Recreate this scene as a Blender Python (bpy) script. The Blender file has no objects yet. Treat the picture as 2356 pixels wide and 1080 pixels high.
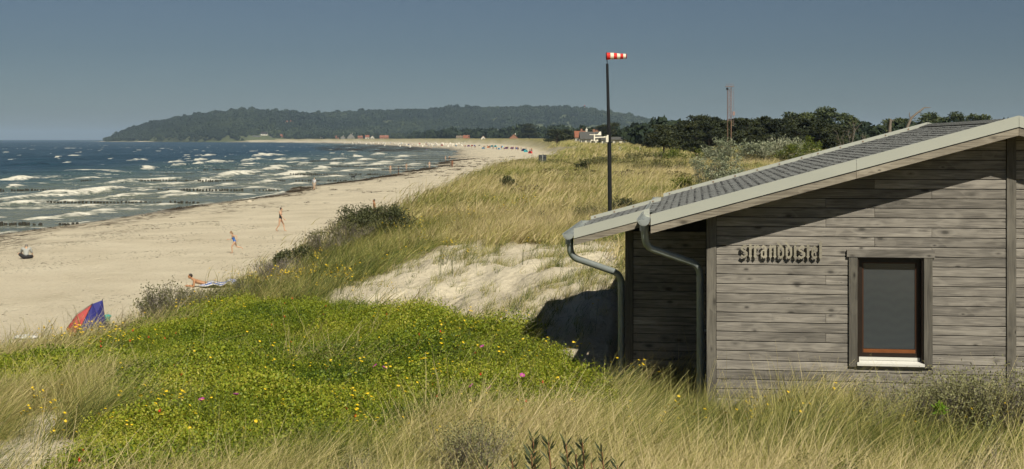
import bpy, bmesh, math, random
import numpy as np
from mathutils import Vector, Matrix
R = math.radians
random.seed(7)
rng = np.random.default_rng(11)
sc = bpy.context.scene
# ------------------------------------------------------------------ camera
F, CX, HY, CAMZ = 3100.0, 1178.0, 320.5, 7.5          # focal length (px of a 2356 px wide frame), principal column, horizon row, eye height
cam_d = bpy.data.cameras.new('camera'); cam = bpy.data.objects.new('camera', cam_d)
sc.collection.objects.link(cam); sc.camera = cam
cam.location = (0, 0, CAMZ); cam.rotation_euler = (R(90), 0, 0)
cam_d.sensor_width = 36; cam_d.lens = F / 2356 * 36
cam_d.shift_y = -(540 - HY) / 2356
cam_d.clip_start = 0.1; cam_d.clip_end = 40000
# ------------------------------------------------------------------ world + sun + exposure
SUN_AZ, SUN_EL = 21.8, 46.0         # sun stands behind the camera, to its right
w = bpy.data.worlds.new('World'); sc.world = w; w.use_nodes = True
nt = w.node_tree; nt.nodes.clear()
sky = nt.nodes.new('ShaderNodeTexSky'); sky.sky_type = 'NISHITA'; sky.sun_disc = False
sky.sun_elevation = R(SUN_EL); sky.sun_rotation = R(180 - SUN_AZ)
sky.altitude = 0; sky.air_density = 1.0; sky.dust_density = 0.15; sky.ozone_density = 2.2
hs = nt.nodes.new('ShaderNodeHueSaturation'); hs.inputs['Saturation'].default_value = 0.52
bg = nt.nodes.new('ShaderNodeBackground'); bg.inputs['Strength'].default_value = 0.055
wo = nt.nodes.new('ShaderNodeOutputWorld')
nt.links.new(sky.outputs[0], hs.inputs['Color']); tn = nt.nodes.new('ShaderNodeMix'); tn.data_type = 'RGBA'; tn.blend_type = 'MULTIPLY'; tn.inputs[0].default_value = 1.0; tn.inputs[7].default_value = (0.385 / 5, 0.445 / 5, 0.51 / 5, 1)
nt.links.new(hs.outputs[0], tn.inputs[6]); gm = nt.nodes.new('ShaderNodeGamma'); gm.inputs[1].default_value = 1.42
t5 = nt.nodes.new('ShaderNodeMix'); t5.data_type = 'RGBA'; t5.blend_type = 'MULTIPLY'; t5.inputs[0].default_value = 1.0; t5.inputs[7].default_value = (4.75, 4.75, 4.75, 1)
nt.links.new(tn.outputs[2], gm.inputs[0]); nt.links.new(gm.outputs[0], t5.inputs[6]); nt.links.new(t5.outputs[2], bg.inputs[0]); nt.links.new(bg.outputs[0], wo.inputs[0])
sd = bpy.data.lights.new('sun', 'SUN'); sd.energy = 4.6; sd.angle = R(0.5); sd.color = (1.0, 0.93, 0.78)
sun = bpy.data.objects.new('sun', sd); sc.collection.objects.link(sun)
_el, _az = R(SUN_EL), R(SUN_AZ)
ldir = Vector((-math.sin(_az) * math.cos(_el), math.cos(_az) * math.cos(_el), -math.sin(_el)))
sun.rotation_euler = ldir.to_track_quat('-Z', 'Y').to_euler()
vs = sc.view_settings; vs.view_transform = 'Standard'; vs.look = 'None'; vs.exposure = 0.30; vs.gamma = 1.0; vs.use_curve_mapping = False
sc.cycles.max_bounces = 4; sc.cycles.diffuse_bounces = 2; sc.cycles.glossy_bounces = 2; sc.cycles.transmission_bounces = 2
sc.cycles.use_adaptive_sampling = True; sc.cycles.adaptive_threshold = 0.03; sc.cycles.adaptive_min_samples = 20
sc.cycles.volume_bounces = 0; sc.cycles.transparent_max_bounces = 4
# ------------------------------------------------------------------ helpers
COL = sc.collection
def tag(o, label=None, cat=None, group=None, kind=None):
    if label: o['label'] = label
    if cat: o['category'] = cat
    if group: o['group'] = group
    if kind: o['kind'] = kind
    return o
def empty(name, loc=(0, 0, 0), rz=0.0):
    o = bpy.data.objects.new(name, None); COL.objects.link(o)
    o.empty_display_size = 0.3; o.location = loc; o.rotation_euler = (0, 0, rz); return o
def thing(name, label, cat, loc=(0, 0, 0), rz=0.0, group=None):
    return tag(empty(name, loc, rz), label, cat, group)
def link(name, me, parent=None, loc=None, mats=None):
    o = bpy.data.objects.new(name, me); COL.objects.link(o)
    if mats:
        for m in (mats if isinstance(mats, (list, tuple)) else [mats]): me.materials.append(m)
    if parent: o.parent = parent
    if loc is not None: o.location = loc
    return o
def copy_tree(o, parent=None):
    c = o.copy(); COL.objects.link(c); c.parent = parent
    for ch in list(o.children): copy_tree(ch, c)
    return c
def mesh_np(name, V, Fq, smooth=False):
    """V (n,3), Fq (m,k) all faces with k corners"""
    V = np.asarray(V, np.float32); Fq = np.asarray(Fq, np.int32); k = Fq.shape[1]
    me = bpy.data.meshes.new(name)
    me.vertices.add(len(V)); me.vertices.foreach_set('co', V.ravel())
    me.loops.add(Fq.size); me.loops.foreach_set('vertex_index', Fq.ravel())
    me.polygons.add(len(Fq)); me.polygons.foreach_set('loop_start', np.arange(0, Fq.size, k, dtype=np.int32))
    me.polygons.foreach_set('loop_total', np.full(len(Fq), k, np.int32))
    me.update(calc_edges=True)
    if smooth: me.polygons.foreach_set('use_smooth', np.ones(len(Fq), bool))
    return me
def attr(me, name, vals, typ='FLOAT', dom='POINT'):
    a = me.attributes.new(name, typ, dom)
    a.data.foreach_set('vector' if typ == 'FLOAT_VECTOR' else 'value', np.asarray(vals, np.int32 if typ == 'INT' else np.float32).ravel())
class MB:
    """collects simple shapes and links them as one mesh object"""
    def __init__(s): s.v = []; s.f = []; s.m = []; s.sm = []
    def add(s, vs, fs, mi=0, sm=False):
        n = len(s.v); s.v += [tuple(p) for p in vs]
        for f in fs: s.f.append([i + n for i in f]); s.m.append(mi); s.sm.append(sm)
    def box(s, c, d, rot=None, mi=0):
        hx, hy, hz = d[0] / 2, d[1] / 2, d[2] / 2
        P = [Vector((x * hx, y * hy, z * hz)) for z in (-1, 1) for y in (-1, 1) for x in (-1, 1)]
        if rot is not None: P = [rot @ p for p in P]
        P = [p + Vector(c) for p in P]
        s.add(P, [(0, 2, 3, 1), (4, 5, 7, 6), (0, 1, 5, 4), (2, 6, 7, 3), (0, 4, 6, 2), (1, 3, 7, 5)], mi)
    def prism(s, poly, axis, t0, t1, mi=0):
        """poly: 2d outline in the plane across `axis` ('x','y','z'), extruded t0..t1"""
        def P(p, t):
            if axis == 'y': return (p[0], t, p[1])
            if axis == 'x': return (t, p[0], p[1])
            return (p[0], p[1], t)
        n = len(poly)
        s.add([P(p, t0) for p in poly] + [P(p, t1) for p in poly],
              [tuple(range(n)), tuple(range(2 * n - 1, n - 1, -1))] + [(i, i + n, (i + 1) % n + n, (i + 1) % n) for i in range(n)], mi)
    def tube(s, pts, rad, n=8, mi=0, caps=True, sm=True):
        pts = [Vector(p) for p in pts]
        if not isinstance(rad, (list, tuple)): rad = [rad] * len(pts)
        rings = []; up = None
        for i, p in enumerate(pts):
            t = (pts[min(i + 1, len(pts) - 1)] - pts[max(i - 1, 0)]).normalized()
            if up is None: up = Vector((0, 1, 0)) if abs(t.y) < 0.9 else Vector((1, 0, 0))
            a = t.cross(up).normalized(); b = a.cross(t).normalized(); up = b
            rings.append([p + (a * math.cos(2 * math.pi * k / n) + b * math.sin(2 * math.pi * k / n)) * rad[i] for k in range(n)])
        V = [q for r in rings for q in r]; Fs = []
        for i in range(len(rings) - 1):
            for k in range(n): Fs.append((i * n + k, i * n + (k + 1) % n, (i + 1) * n + (k + 1) % n, (i + 1) * n + k))
        s.add(V, Fs, mi, sm)
        if caps: s.add(rings[0], [tuple(range(n))], mi); s.add(rings[-1], [tuple(range(n - 1, -1, -1))], mi)
    def ball(s, c, r, nu=10, nv=6, mi=0, rot=None):
        if not isinstance(r, (list, tuple)): r = (r, r, r)
        V = []; Fs = []
        for j in range(nv + 1):
            ph = math.pi * j / nv
            for i in range(nu):
                th = 2 * math.pi * i / nu
                p = Vector((r[0] * math.sin(ph) * math.cos(th), r[1] * math.sin(ph) * math.sin(th), r[2] * math.cos(ph)))
                if rot is not None: p = rot @ p
                V.append(p + Vector(c))
        for j in range(nv):
            for i in range(nu): Fs.append((j * nu + i, (j + 1) * nu + i, (j + 1) * nu + (i + 1) % nu, j * nu + (i + 1) % nu))
        s.add(V, Fs, mi, True)
    def mesh(s, name):
        me = bpy.data.meshes.new(name); me.from_pydata(s.v, [], s.f); me.update()
        me.polygons.foreach_set('material_index', s.m); me.polygons.foreach_set('use_smooth', s.sm)
        bm = bmesh.new(); bm.from_mesh(me); bmesh.ops.recalc_face_normals(bm, faces=bm.faces); bm.to_mesh(me); bm.free()
        return me
    def build(s, name, mats, parent=None, loc=None):
        return link(name, s.mesh(name), parent, loc, mats)
# ---- noise
def _h(ix, iy, seed):
    n = (ix.astype(np.int64) * 374761393 + iy.astype(np.int64) * 668265263 + seed * 1442695041) & 0xffffffff
    n = ((n ^ (n >> 13)) * 1274126177) & 0xffffffff
    return ((n ^ (n >> 16)) & 0xffff) / 65535.0
def vnoise(x, y, seed=0):
    x = np.asarray(x, float); y = np.asarray(y, float)
    ix = np.floor(x); iy = np.floor(y); fx = x - ix; fy = y - iy
    fx = fx * fx * (3 - 2 * fx); fy = fy * fy * (3 - 2 * fy)
    a = _h(ix, iy, seed); b = _h(ix + 1, iy, seed); c = _h(ix, iy + 1, seed); d = _h(ix + 1, iy + 1, seed)
    return (a * (1 - fx) + b * fx) * (1 - fy) + (c * (1 - fx) + d * fx) * fy
def fbm(x, y, seed=0, o=3):
    s = 0; a = 0.5; t = 0
    for i in range(o): s = s + a * vnoise(np.asarray(x) * 2 ** i, np.asarray(y) * 2 ** i, seed + i * 7); t += a; a *= 0.5
    return s / t
def sst(a, b, x):
    t = np.clip((np.asarray(x, float) - a) / (b - a), 0, 1); return t * t * (3 - 2 * t)
def inpoly(px, py, poly):
    px = np.asarray(px); py = np.asarray(py); c = np.zeros(px.shape, bool); n = len(poly)
    for i in range(n):
        x1, y1 = poly[i]; x2, y2 = poly[i - 1]
        if y1 == y2: continue
        c ^= ((y1 > py) != (y2 > py)) & (px < (x2 - x1) * (py - y1) / (y2 - y1) + x1)
    return c
# ------------------------------------------------------------------ materials
MATS = {}
def newmat(name):
    m = bpy.data.materials.new(name); m.use_nodes = True; n = m.node_tree.nodes; l = m.node_tree.links
    MATS[name] = m
    return m, n, l, n['Principled BSDF'], n['Material Output']
def ramp(n, stops, interp='LINEAR'):
    r = n.new('ShaderNodeValToRGB'); cr = r.color_ramp; cr.interpolation = interp
    while len(cr.elements) < len(stops): cr.elements.new(0.5)
    for e, (p, c) in zip(cr.elements, stops): e.position = p; e.color = (c[0], c[1], c[2], 1)
    return r
def math_n(n, l, op, a, b=None, c=None, clamp=False):
    m = n.new('ShaderNodeMath'); m.operation = op; m.use_clamp = clamp
    for i, v in enumerate((a, b, c)):
        if v is None: continue
        if isinstance(v, (int, float)): m.inputs[i].default_value = v
        else: l.new(v, m.inputs[i])
    return m.outputs[0]
def mixc(n, l, fac, a, b, typ='MIX'):
    m = n.new('ShaderNodeMix'); m.data_type = 'RGBA'; m.blend_type = typ
    for sck, v in ((m.inputs[0], fac), (m.inputs[6], a), (m.inputs[7], b)):
        if isinstance(v, (int, float)): sck.default_value = v
        elif isinstance(v, tuple): sck.default_value = (v[0], v[1], v[2], 1)
        else: l.new(v, sck)
    return m.outputs[2]
def noise_n(n, l, scale, detail=3, vec=None, dist=0.0):
    t = n.new('ShaderNodeTexNoise'); t.inputs['Scale'].default_value = scale; t.inputs['Detail'].default_value = detail
    t.inputs['Distortion'].default_value = dist
    if vec is not None: l.new(vec, t.inputs['Vector'])
    return t
def coord(n, l, kind='Object', sc_=(1, 1, 1), add=None):
    tc = n.new('ShaderNodeTexCoord'); mp = n.new('ShaderNodeMapping'); mp.inputs['Scale'].default_value = sc_
    l.new(tc.outputs[kind], mp.inputs['Vector'])
    if add is not None: l.new(add, mp.inputs['Location'])
    return mp.outputs[0]
def bump_n(n, l, h, strength, dist, b):
    bp = n.new('ShaderNodeBump'); bp.inputs['Strength'].default_value = strength; bp.inputs['Distance'].default_value = dist
    l.new(h, bp.inputs['Height']); l.new(bp.outputs[0], b.inputs['Normal'])
def attr_n(n, name, typ='GEOMETRY'):
    a = n.new('ShaderNodeAttribute'); a.attribute_name = name; a.attribute_type = typ; return a
def M(name, col, rough=0.7, var=0.18, scale=6.0, metallic=0.0, bump=0.0, stretch=(1, 1, 1), spec=0.4, rnd=0.0):
    if name in MATS: return MATS[name]
    m, n, l, b, o = newmat(name)
    t = noise_n(n, l, scale, 4, coord(n, l, 'Object', stretch))
    c = mixc(n, l, t.outputs['Fac'], tuple(x * (1 - var) for x in col), tuple(min(1, x * (1 + var)) for x in col))
    if rnd:
        oi = n.new('ShaderNodeObjectInfo'); v = math_n(n, l, 'MULTIPLY_ADD', oi.outputs['Random'], rnd, 1 - rnd / 2)
        c = mixc(n, l, 1.0, c, v, 'MULTIPLY')
    l.new(c, b.inputs['Base Color'])
    b.inputs['Roughness'].default_value = rough; b.inputs['Metallic'].default_value = metallic; b.inputs['Specular IOR Level'].default_value = spec
    if bump: bump_n(n, l, t.outputs['Fac'], 0.5, bump, b)
    return m
def wood_mat(name, base, dark, light, along='x', fine=1.0):
    """weathered softwood: grain along the board, knots, per-board shade"""
    m, n, l, b, o = newmat(name)
    oi = n.new('ShaderNodeObjectInfo')
    off = n.new('ShaderNodeCombineXYZ')
    r1 = math_n(n, l, 'MULTIPLY', oi.outputs['Random'], 37.0); l.new(r1, off.inputs[0]); l.new(r1, off.inputs[1]); l.new(r1, off.inputs[2])
    s = {'x': (1.6, 22, 22), 'z': (22, 22, 1.6)}[along]
    g = noise_n(n, l, 1.0 * fine, 6, coord(n, l, 'Object', s, off.outputs[0]), 1.2)
    s2 = {'x': (3.2, 90, 90), 'z': (90, 90, 3.2)}[along]
    g2 = noise_n(n, l, 1.0 * fine, 3, coord(n, l, 'Object', s2, off.outputs[0]), 0.3)
    s3 = {'x': (3.4, 7, 7), 'z': (7, 7, 3.4)}[along]
    kn = n.new('ShaderNodeTexVoronoi'); kn.inputs['Scale'].default_value = 1.0; kn.inputs['Randomness'].default_value = 1.0
    l.new(coord(n, l, 'Object', s3, off.outputs[0]), kn.inputs['Vector'])
    sxyz = n.new('ShaderNodeSeparateColor'); l.new(kn.outputs['Color'], sxyz.inputs[0])
    kd = math_n(n, l, 'DIVIDE', kn.outputs['Distance'], math_n(n, l, 'MULTIPLY_ADD', math_n(n, l, 'POWER', sxyz.outputs[0], 2.0), 2.3, 0.25))
    knot = ramp(n, [(0.0, (1, 1, 1)), (0.06, (0.8, 0.8, 0.8)), (0.12, (0, 0, 0))]); l.new(kd, knot.inputs[0])
    halo = ramp(n, [(0.14, (0, 0, 0)), (0.22, (0.8, 0.8, 0.8)), (0.42, (0, 0, 0))]); l.new(kd, halo.inputs[0])
    big = noise_n(n, l, 0.9, 2, coord(n, l, 'Object', (1, 1, 1), off.outputs[0]))
    f = math_n(n, l, 'ADD', math_n(n, l, 'MULTIPLY', g.outputs['Fac'], 0.65), math_n(n, l, 'MULTIPLY', g2.outputs['Fac'], 0.45))
    cr = ramp(n, [(0.33, dark), (0.52, base), (0.74, light)]); l.new(f, cr.inputs[0])
    c = mixc(n, l, math_n(n, l, 'MULTIPLY', halo.outputs[0], 0.55), cr.outputs[0], light)
    c = mixc(n, l, math_n(n, l, 'MULTIPLY', knot.outputs[0], 0.85), c, tuple(x * 0.35 for x in dark))
    v = math_n(n, l, 'MULTIPLY_ADD', oi.outputs['Random'], 0.34, 0.83)
    v = math_n(n, l, 'MULTIPLY', v, math_n(n, l, 'MULTIPLY_ADD', big.outputs['Fac'], 0.9, 0.55))
    c = mixc(n, l, 1.0, c, v, 'MULTIPLY')
    l.new(c, b.inputs['Base Color']); b.inputs['Roughness'].default_value = 0.75; b.inputs['Specular IOR Level'].default_value = 0.35
    bump_n(n, l, f, 0.5, 0.004, b)
    return m
def leaf_mat(name, stops, trans=0.3, rough=0.6, inst=True):
    """foliage: colour by per-leaf value + per-plant tint, some light passes through"""
    m, n, l, b, o = newmat(name)
    a = attr_n(n, 'bv'); fac = a.outputs['Fac']
    oi = n.new('ShaderNodeObjectInfo')
    fac = math_n(n, l, 'MULTIPLY_ADD', oi.outputs['Random'], 0.22, math_n(n, l, 'MULTIPLY', fac, 0.70))
    if inst:
        t = attr_n(n, 'tint', 'INSTANCER'); fac = math_n(n, l, 'ADD', fac, t.outputs['Fac'])
    cr = ramp(n, stops); l.new(fac, cr.inputs[0])
    l.new(cr.outputs[0], b.inputs['Base Color']); b.inputs['Roughness'].default_value = rough; b.inputs['Specular IOR Level'].default_value = 0.3
    tr = n.new('ShaderNodeBsdfTranslucent'); l.new(cr.outputs[0], tr.inputs[0])
    mx = n.new('ShaderNodeMixShader'); mx.inputs[0].default_value = trans
    l.new(b.outputs[0], mx.inputs[1]); l.new(tr.outputs[0], mx.inputs[2]); l.new(mx.outputs[0], o.inputs[0])
    return m
# ------------------------------------------------------------------ terrain
def smooth_tab(tab, n=4000, ymax=6000.0, sig=12):
    Yd = np.linspace(0, ymax, n); X = np.interp(Yd, [t[0] for t in tab], [t[1] for t in tab])
    k = np.exp(-0.5 * (np.arange(-30, 31) / sig) ** 2); k /= k.sum()
    X2 = np.convolve(np.pad(X, 30, mode='edge'), k, mode='valid')
    X2[:160] = X[:160] * 0.5 + X2[:160] * 0.5
    return lambda Y: np.interp(Y, Yd, X2)
shore0 = smooth_tab([(0, -52), (60, -46), (107, -40.5), (124, -37.6), (143, -37), (168, -32.5), (215, -31.8), (270, -25), (369, -21), (500, -22), (612, -26),
                     (800, -33), (1011, -46), (1600, -143), (2200, -260), (2700, -400), (3100, -560), (3400, -760), (3600, -930), (3850, -1170), (4300, -1330), (6000, -1400)], sig=4)
def shore(Y): return shore0(Y) + (vnoise(np.asarray(Y) / 17.0, np.asarray(Y) * 0 + 3.3, 5) - 0.5) * np.clip(np.asarray(Y) / 60.0, 1, 9)
dfoot = smooth_tab([(0, -19), (20, -17), (25, -15.6), (30, -14), (46, -12.6), (58, -11.8), (70, -11), (104, -9.3), (150, -8), (200, -2), (250, 4), (300, 8), (400, 10), (500, 12.5), (600, 14), (720, 14), (900, 9), (1000, 3), (1160, -6),
                    (1600, -88), (2200, -203), (2700, -338), (3100, -492), (3400, -692), (3600, -852), (3850, -1090), (6000, -1300)], sig=3)
def ray(px, py, Y): return (Y * (px - CX) / F, Y, CAMZ - Y * (py - HY) / F)
CTRL = []                                        # (x, y, z) ground heights of the dune
def cp(px, py, Y, veg=0.0):
    x, y, z = ray(px, py, Y); CTRL.append((x, y, z - veg))
for c in [(0, 1000, 14.5, .5), (0, 900, 18, .6), (0, 820, 22, .6), (0, 775, 25.5, .5), (200, 775, 27, .5), (430, 700, 33, .75), (600, 645, 40, .6), (650, 585, 48, .9), (850, 500, 58, 1.0),
          (1000, 445, 70, .6), (1150, 390, 110, .6), (600, 725, 29, .5), (430, 770, 26, .5), (800, 692, 31, .35), (1000, 707, 29, .45), (1210, 750, 24.5, .45), (1300, 865, 21.5, .4), (600, 900, 18.5, .55), (600, 1000, 15, .6),
          (1000, 850, 20, .55), (1000, 1000, 15, .6), (300, 850, 20.5, .55), (300, 1000, 14.8, .5), (820, 680, 32.5, 0), (900, 640, 35, 0), (1000, 575, 38, 0), (1150, 562, 38.5, 0), (1300, 562, 36.5, 0), (1400, 562, 35, 0),
          (1100, 640, 34, 0), (1200, 650, 32, 0), (1300, 700, 27.2, 0), (1300, 620, 31, 0), (1400, 610, 28, 0), (1330, 800, 22.8, 0), (1350, 720, 24.4, 0), (1300, 765, 23.4, 0), (1370, 880, 21.2, .2), (1400, 860, 22.5, 0), (1400, 700, 24.8, 0), (1400, 760, 23.9, 0), (1400, 660, 25.5, 0), (1380, 880, 22, 0), (1000, 530, 43, .5), (1200, 520, 45, .5), (1100, 455, 62, .6), (1300, 455, 62, .6),
          (1300, 402, 90, .6), (1300, 372, 150, .6), (1500, 402, 90, .6), (1700, 402, 90, .6), (1500, 470, 55, .5), (2000, 1000, 15, .65), (2300, 1000, 14.5, .65), (1700, 1000, 15.5, .65), (1400, 1000, 15.2, .6), (1450, 930, 18, .5)]:
    cp(*c)
CTRL += [(0, 0, 5.8), (0, 4, 5.3), (-3, 8, 4.6), (1, 8, 4.5), (5, 8, 4.5), (-4, 11.5, 4.0), (1, 11.5, 4.1), (5, 11.5, 4.1), (-8, 10, 4.0), (8, 10, 4.3), (12, 15, 3.9), (0, -15, 6.2), (-15, -10, 5.0), (15, -10, 6.0), (-12, 5, 4.3),
         (20, 5, 5.0), (2.8, 20, 3.5), (6, 19.5, 3.55), (9, 19, 3.6), (5, 27, 3.8), (8, 27, 3.8), (13, 24, 3.8), (20, 20, 4.2), (7, 36, 4.4), (14, 36, 4.4), (24, 36, 4.5), (40, 60, 4.7), (20, 60, 4.5), (35, 25, 4.5), (30, 110, 4.7), (60, 110, 4.8), (-3, 150, 4.6), (60, 160, 4.9), (20, 160, 4.8)]
CT = np.array(CTRL)
def _tps_fit(P, z, lam=0.08):
    n = len(P); d = np.linalg.norm(P[:, None] - P[None], axis=2); K = np.where(d > 0, d * d * np.log(d + 1e-9), 0)
    A = np.zeros((n + 3, n + 3)); A[:n, :n] = K + lam * np.eye(n); A[:n, n] = 1; A[:n, n + 1:] = P; A[n, :n] = 1; A[n + 1:, :n] = P.T
    b = np.zeros(n + 3); b[:n] = z; return np.linalg.solve(A, b)
def _warp(X, Y): return np.stack([np.asarray(X) / 8.0, 2.6 * np.log(np.maximum(np.asarray(Y), -18) + 22)], -1)   # distances shrink with depth
TP = _warp(CT[:, 0] / (1 + np.maximum(CT[:, 1], 0) / 60.0), CT[:, 1]); TW = _tps_fit(TP, CT[:, 2])
def _tps(X, Y):
    Q = _warp(np.asarray(X) / (1 + np.maximum(Y, 0) / 60.0), Y); sh = Q.shape[:-1]; Q = Q.reshape(-1, 2); out = np.zeros(len(Q))
    for i in range(0, len(Q), 20000):
        q = Q[i:i + 20000]; d2 = ((q[:, None] - TP[None]) ** 2).sum(2); K = 0.5 * d2 * np.log(d2 + 1e-12)
        out[i:i + 20000] = K @ TW[:-3] + TW[-3] + q @ TW[-2:]
    return out.reshape(sh)
SAND_POLY = [(735, 690), (800, 655), (880, 630), (950, 602), (1010, 572), (1090, 556), (1250, 566), (1330, 553), (1445, 560), (1445, 975), (1400, 935), (1340, 905), (1290, 890), (1240, 870), (1190, 815), (1100, 770), (1000, 748), (850, 722), (760, 708)]
def proj(X, Y, Z): return CX + F * X / Y, HY + F * (CAMZ - Z) / Y
def beach_z(X, Y):
    s = X - shore(Y); top = 1.25 + 2.2 * sst(300, 950, Y)
    zb = np.where(s > 0, top * (1 - np.exp(-s / (13 + 10 * sst(300, 900, Y)))), np.maximum(s * 0.045, -6))
    return zb + (fbm(X / 3.0, Y / 4.0, 31, 2) - 0.5) * 0.10 * sst(2, 12, s)
def ground_z(X, Y):
    X = np.asarray(X, float); Y = np.asarray(Y, float)
    zb = beach_z(X, Y)
    t = X - dfoot(np.maximum(Y, 0))
    far = 4.6 + 1.2 * sst(120, 480, Y) + 2.3 * sst(500, 1300, Y) - 2.2 * sst(60, 260, t) * sst(300, 600, Y)
    far = far + (fbm(X / 14.0, Y / 20.0, 3) - 0.5) * 1.5
    near = np.clip(_tps(X, np.clip(Y, -18, 170)), 2.2, 6.5)
    near = near + (fbm(X / 2.5, Y / 3.0, 9, 2) - 0.5) * 0.22 * sst(8, 14, Y)
    px_, py_ = proj(X, np.maximum(Y, 1), near); lump = (inpoly(px_, py_, SAND_POLY) & (Y > 8)) * 1.0
    near = near + lump * ((fbm(X / .9, Y / 1.1, 19, 3) - 0.5) * 0.42 + (fbm(X / .3, Y / .4, 23, 2) - 0.5) * 0.12)
    zd = near + (far - near) * sst(80, 150, Y)
    wdt = 5.0 + 4.0 * sst(40, 90, Y)
    k = sst(0, 1, t / wdt)
    z = zb + (np.maximum(zd, zb) - zb) * k
    a, d = X * math.cos(TH) - Y * math.sin(TH), X * math.sin(TH) + Y * math.cos(TH)      # level pad under the hut
    pad = sst(-1.5, -1.2, a) * (1 - sst(10.5, 13, a)) * sst(17.5, 19.6, d) * (1 - sst(27.6, 30, d))
    return z + (3.45 - z) * pad * 0.9
TH = R(7.8)
def gz(x, y): return float(ground_z(np.array([x]), np.array([y]))[0])
_YS = np.concatenate([np.arange(6, 60, 0.15), np.arange(60, 200, 0.5), np.geomspace(200, 4000, 500)])
def hit(px, py, z0=None):
    """ground point seen at a photograph pixel"""
    if z0 is not None:
        Y = (CAMZ - z0) * F / (py - HY); return ((px - CX) / F * Y, Y, z0)
    X = _YS * (px - CX) / F; zr = CAMZ - _YS * (py - HY) / F; g = np.maximum(ground_z(X, _YS), 0.0)
    i = int(np.argmax(g >= zr)) if (g >= zr).any() else len(_YS) - 1
    return (float(X[i]), float(_YS[i]), float(g[i]))
def at(px, Y, dz=0.0):
    x = Y * (px - CX) / F; return (x, Y, gz(x, Y) + dz)
ROSE_POLY = [(-120, 815), (0, 812), (150, 790), (300, 760), (450, 712), (560, 692), (700, 683), (830, 688), (1000, 703), (1120, 728), (1215, 745), (1270, 785), (1300, 835), (1395, 905), (1230, 925), (1050, 930), (900, 960), (700, 990), (560, 1025), (450, 1090),
             (170, 1090), (200, 980), (330, 905), (250, 850), (100, 850), (-120, 880)]
SPOTS = [(50, 1040, 110, 60), (160, 1065, 80, 45), (110, 975, 60, 25), (250, 1110, 70, 40), (60, 790, 60, 12), (1230, 356, 60, 10), (1300, 345, 40, 6)]
def veg_cover(X, Y):
    """1 where dune grass grows, 0 on open sand"""
    Z = ground_z(X, Y); px, py = proj(X, np.maximum(Y, 1), Z)
    px = px + (fbm(X * 1.3, Y * 1.3, 41, 3) - 0.5) * 60 * 20 / np.maximum(Y, 10); py = py + (fbm(X * 1.3, Y * 1.3, 51, 3) - 0.5) * 50 * 20 / np.maximum(Y, 10)
    t = X - dfoot(np.maximum(Y, 0))
    c = sst(0.3, 2.2, t + (fbm(X / 3, Y / 3, 61, 2) - 0.5) * 3.0)
    sand = inpoly(px, py, SAND_POLY) & (Y > 8)
    for (x, y, rx, ry) in SPOTS: sand |= (((px - x) / rx) ** 2 + ((py - y) / ry) ** 2 < 1) & (Y > 8)
    return np.where(sand, 0.0, c)
# ground sheet: rings round the camera, dense where it looks
ang = np.concatenate([np.linspace(-180, -46, 22)[:-1], np.linspace(-46, 34, 430), np.linspace(34, 180, 24)[1:]])
rad = np.concatenate([[0.3, 1, 2], np.geomspace(3, 60, 290), np.geomspace(60, 900, 150)[1:], np.geomspace(900, 14000, 50)[1:]])
A_, R_ = np.meshgrid(np.radians(ang), rad)
GX, GY = R_ * np.sin(A_), R_ * np.cos(A_) - 1.0
gzv = ground_z(GX, GY)
gzv = np.where(GY < -20, np.minimum(gzv, 5.0), gzv)
nr, na = GX.shape
idx = np.arange(nr * na).reshape(nr, na)
quads = np.stack([idx[:-1, :-1], idx[:-1, 1:], idx[1:, 1:], idx[1:, :-1]], -1).reshape(-1, 4)[:, ::-1]
me = mesh_np('ground', np.stack([GX, GY, gzv], -1).reshape(-1, 3), quads, True)
vcov = sum(veg_cover(GX + ox * R_ * 0.005, GY + oy * R_ * 0.008) for ox, oy in ((-1, -1), (1, -1), (-1, 1), (1, 1), (0, 0))) / 5
vcov = vcov * (GY > -30) + (GY <= -30)
sdist = GX - shore(GY)
attr(me, 'veg', vcov.ravel())
attr(me, 'wet', ((1 - sst(0.5, 4.5, sdist + (fbm(GX / 5, GY / 9, 15, 2) - .5) * 5)) * (GY > 0)).ravel())
wr_line = sst(1.0, 2.2, sdist) * (1 - sst(4, 10, sdist)) * sst(.35, .62, fbm(GX / 4, GY / 14, 77, 3)) + 0.75 * sst(4, 8, sdist) * (1 - sst(10, 17, sdist)) * sst(.5, .68, fbm(GX / 3, GY / 7, 79, 3))
attr(me, 'wrack', np.clip(wr_line * (GY > 30), 0, 1).ravel())
attr(me, 'far', sst(120, 420, GY).ravel())
m, n, l, b, o = newmat('ground')
pos = coord(n, l, 'Object')
nz1 = noise_n(n, l, 0.35, 4, pos); nz2 = noise_n(n, l, 6.0, 5, pos); nz3 = noise_n(n, l, 45.0, 2, pos); nzs = noise_n(n, l, 1.0, 4, coord(n, l, 'Object', (0.5, 0.16, 0.3)))
sandc = ramp(n, [(0.3, (0.47, 0.415, 0.305)), (0.5, (0.58, 0.52, 0.395)), (0.75, (0.64, 0.58, 0.45))]); l.new(math_n(n, l, 'MULTIPLY_ADD', nz1.outputs['Fac'], 0.6, math_n(n, l, 'MULTIPLY', nz2.outputs['Fac'], 0.4)), sandc.inputs[0])
speck = ramp(n, [(0.58, (0, 0, 0)), (0.70, (1, 1, 1))]); l.new(nz2.outputs['Fac'], speck.inputs[0])
c = mixc(n, l, math_n(n, l, 'MULTIPLY', speck.outputs[0], 0.45), sandc.outputs[0], (0.22, 0.18, 0.11))
strk = noise_n(n, l, 1.0, 4, coord(n, l, 'Object', (0.07, 0.22, .1))); strr = ramp(n, [(0.40, (0, 0, 0)), (0.66, (1, 1, 1))]); l.new(strk.outputs['Fac'], strr.inputs[0])
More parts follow.
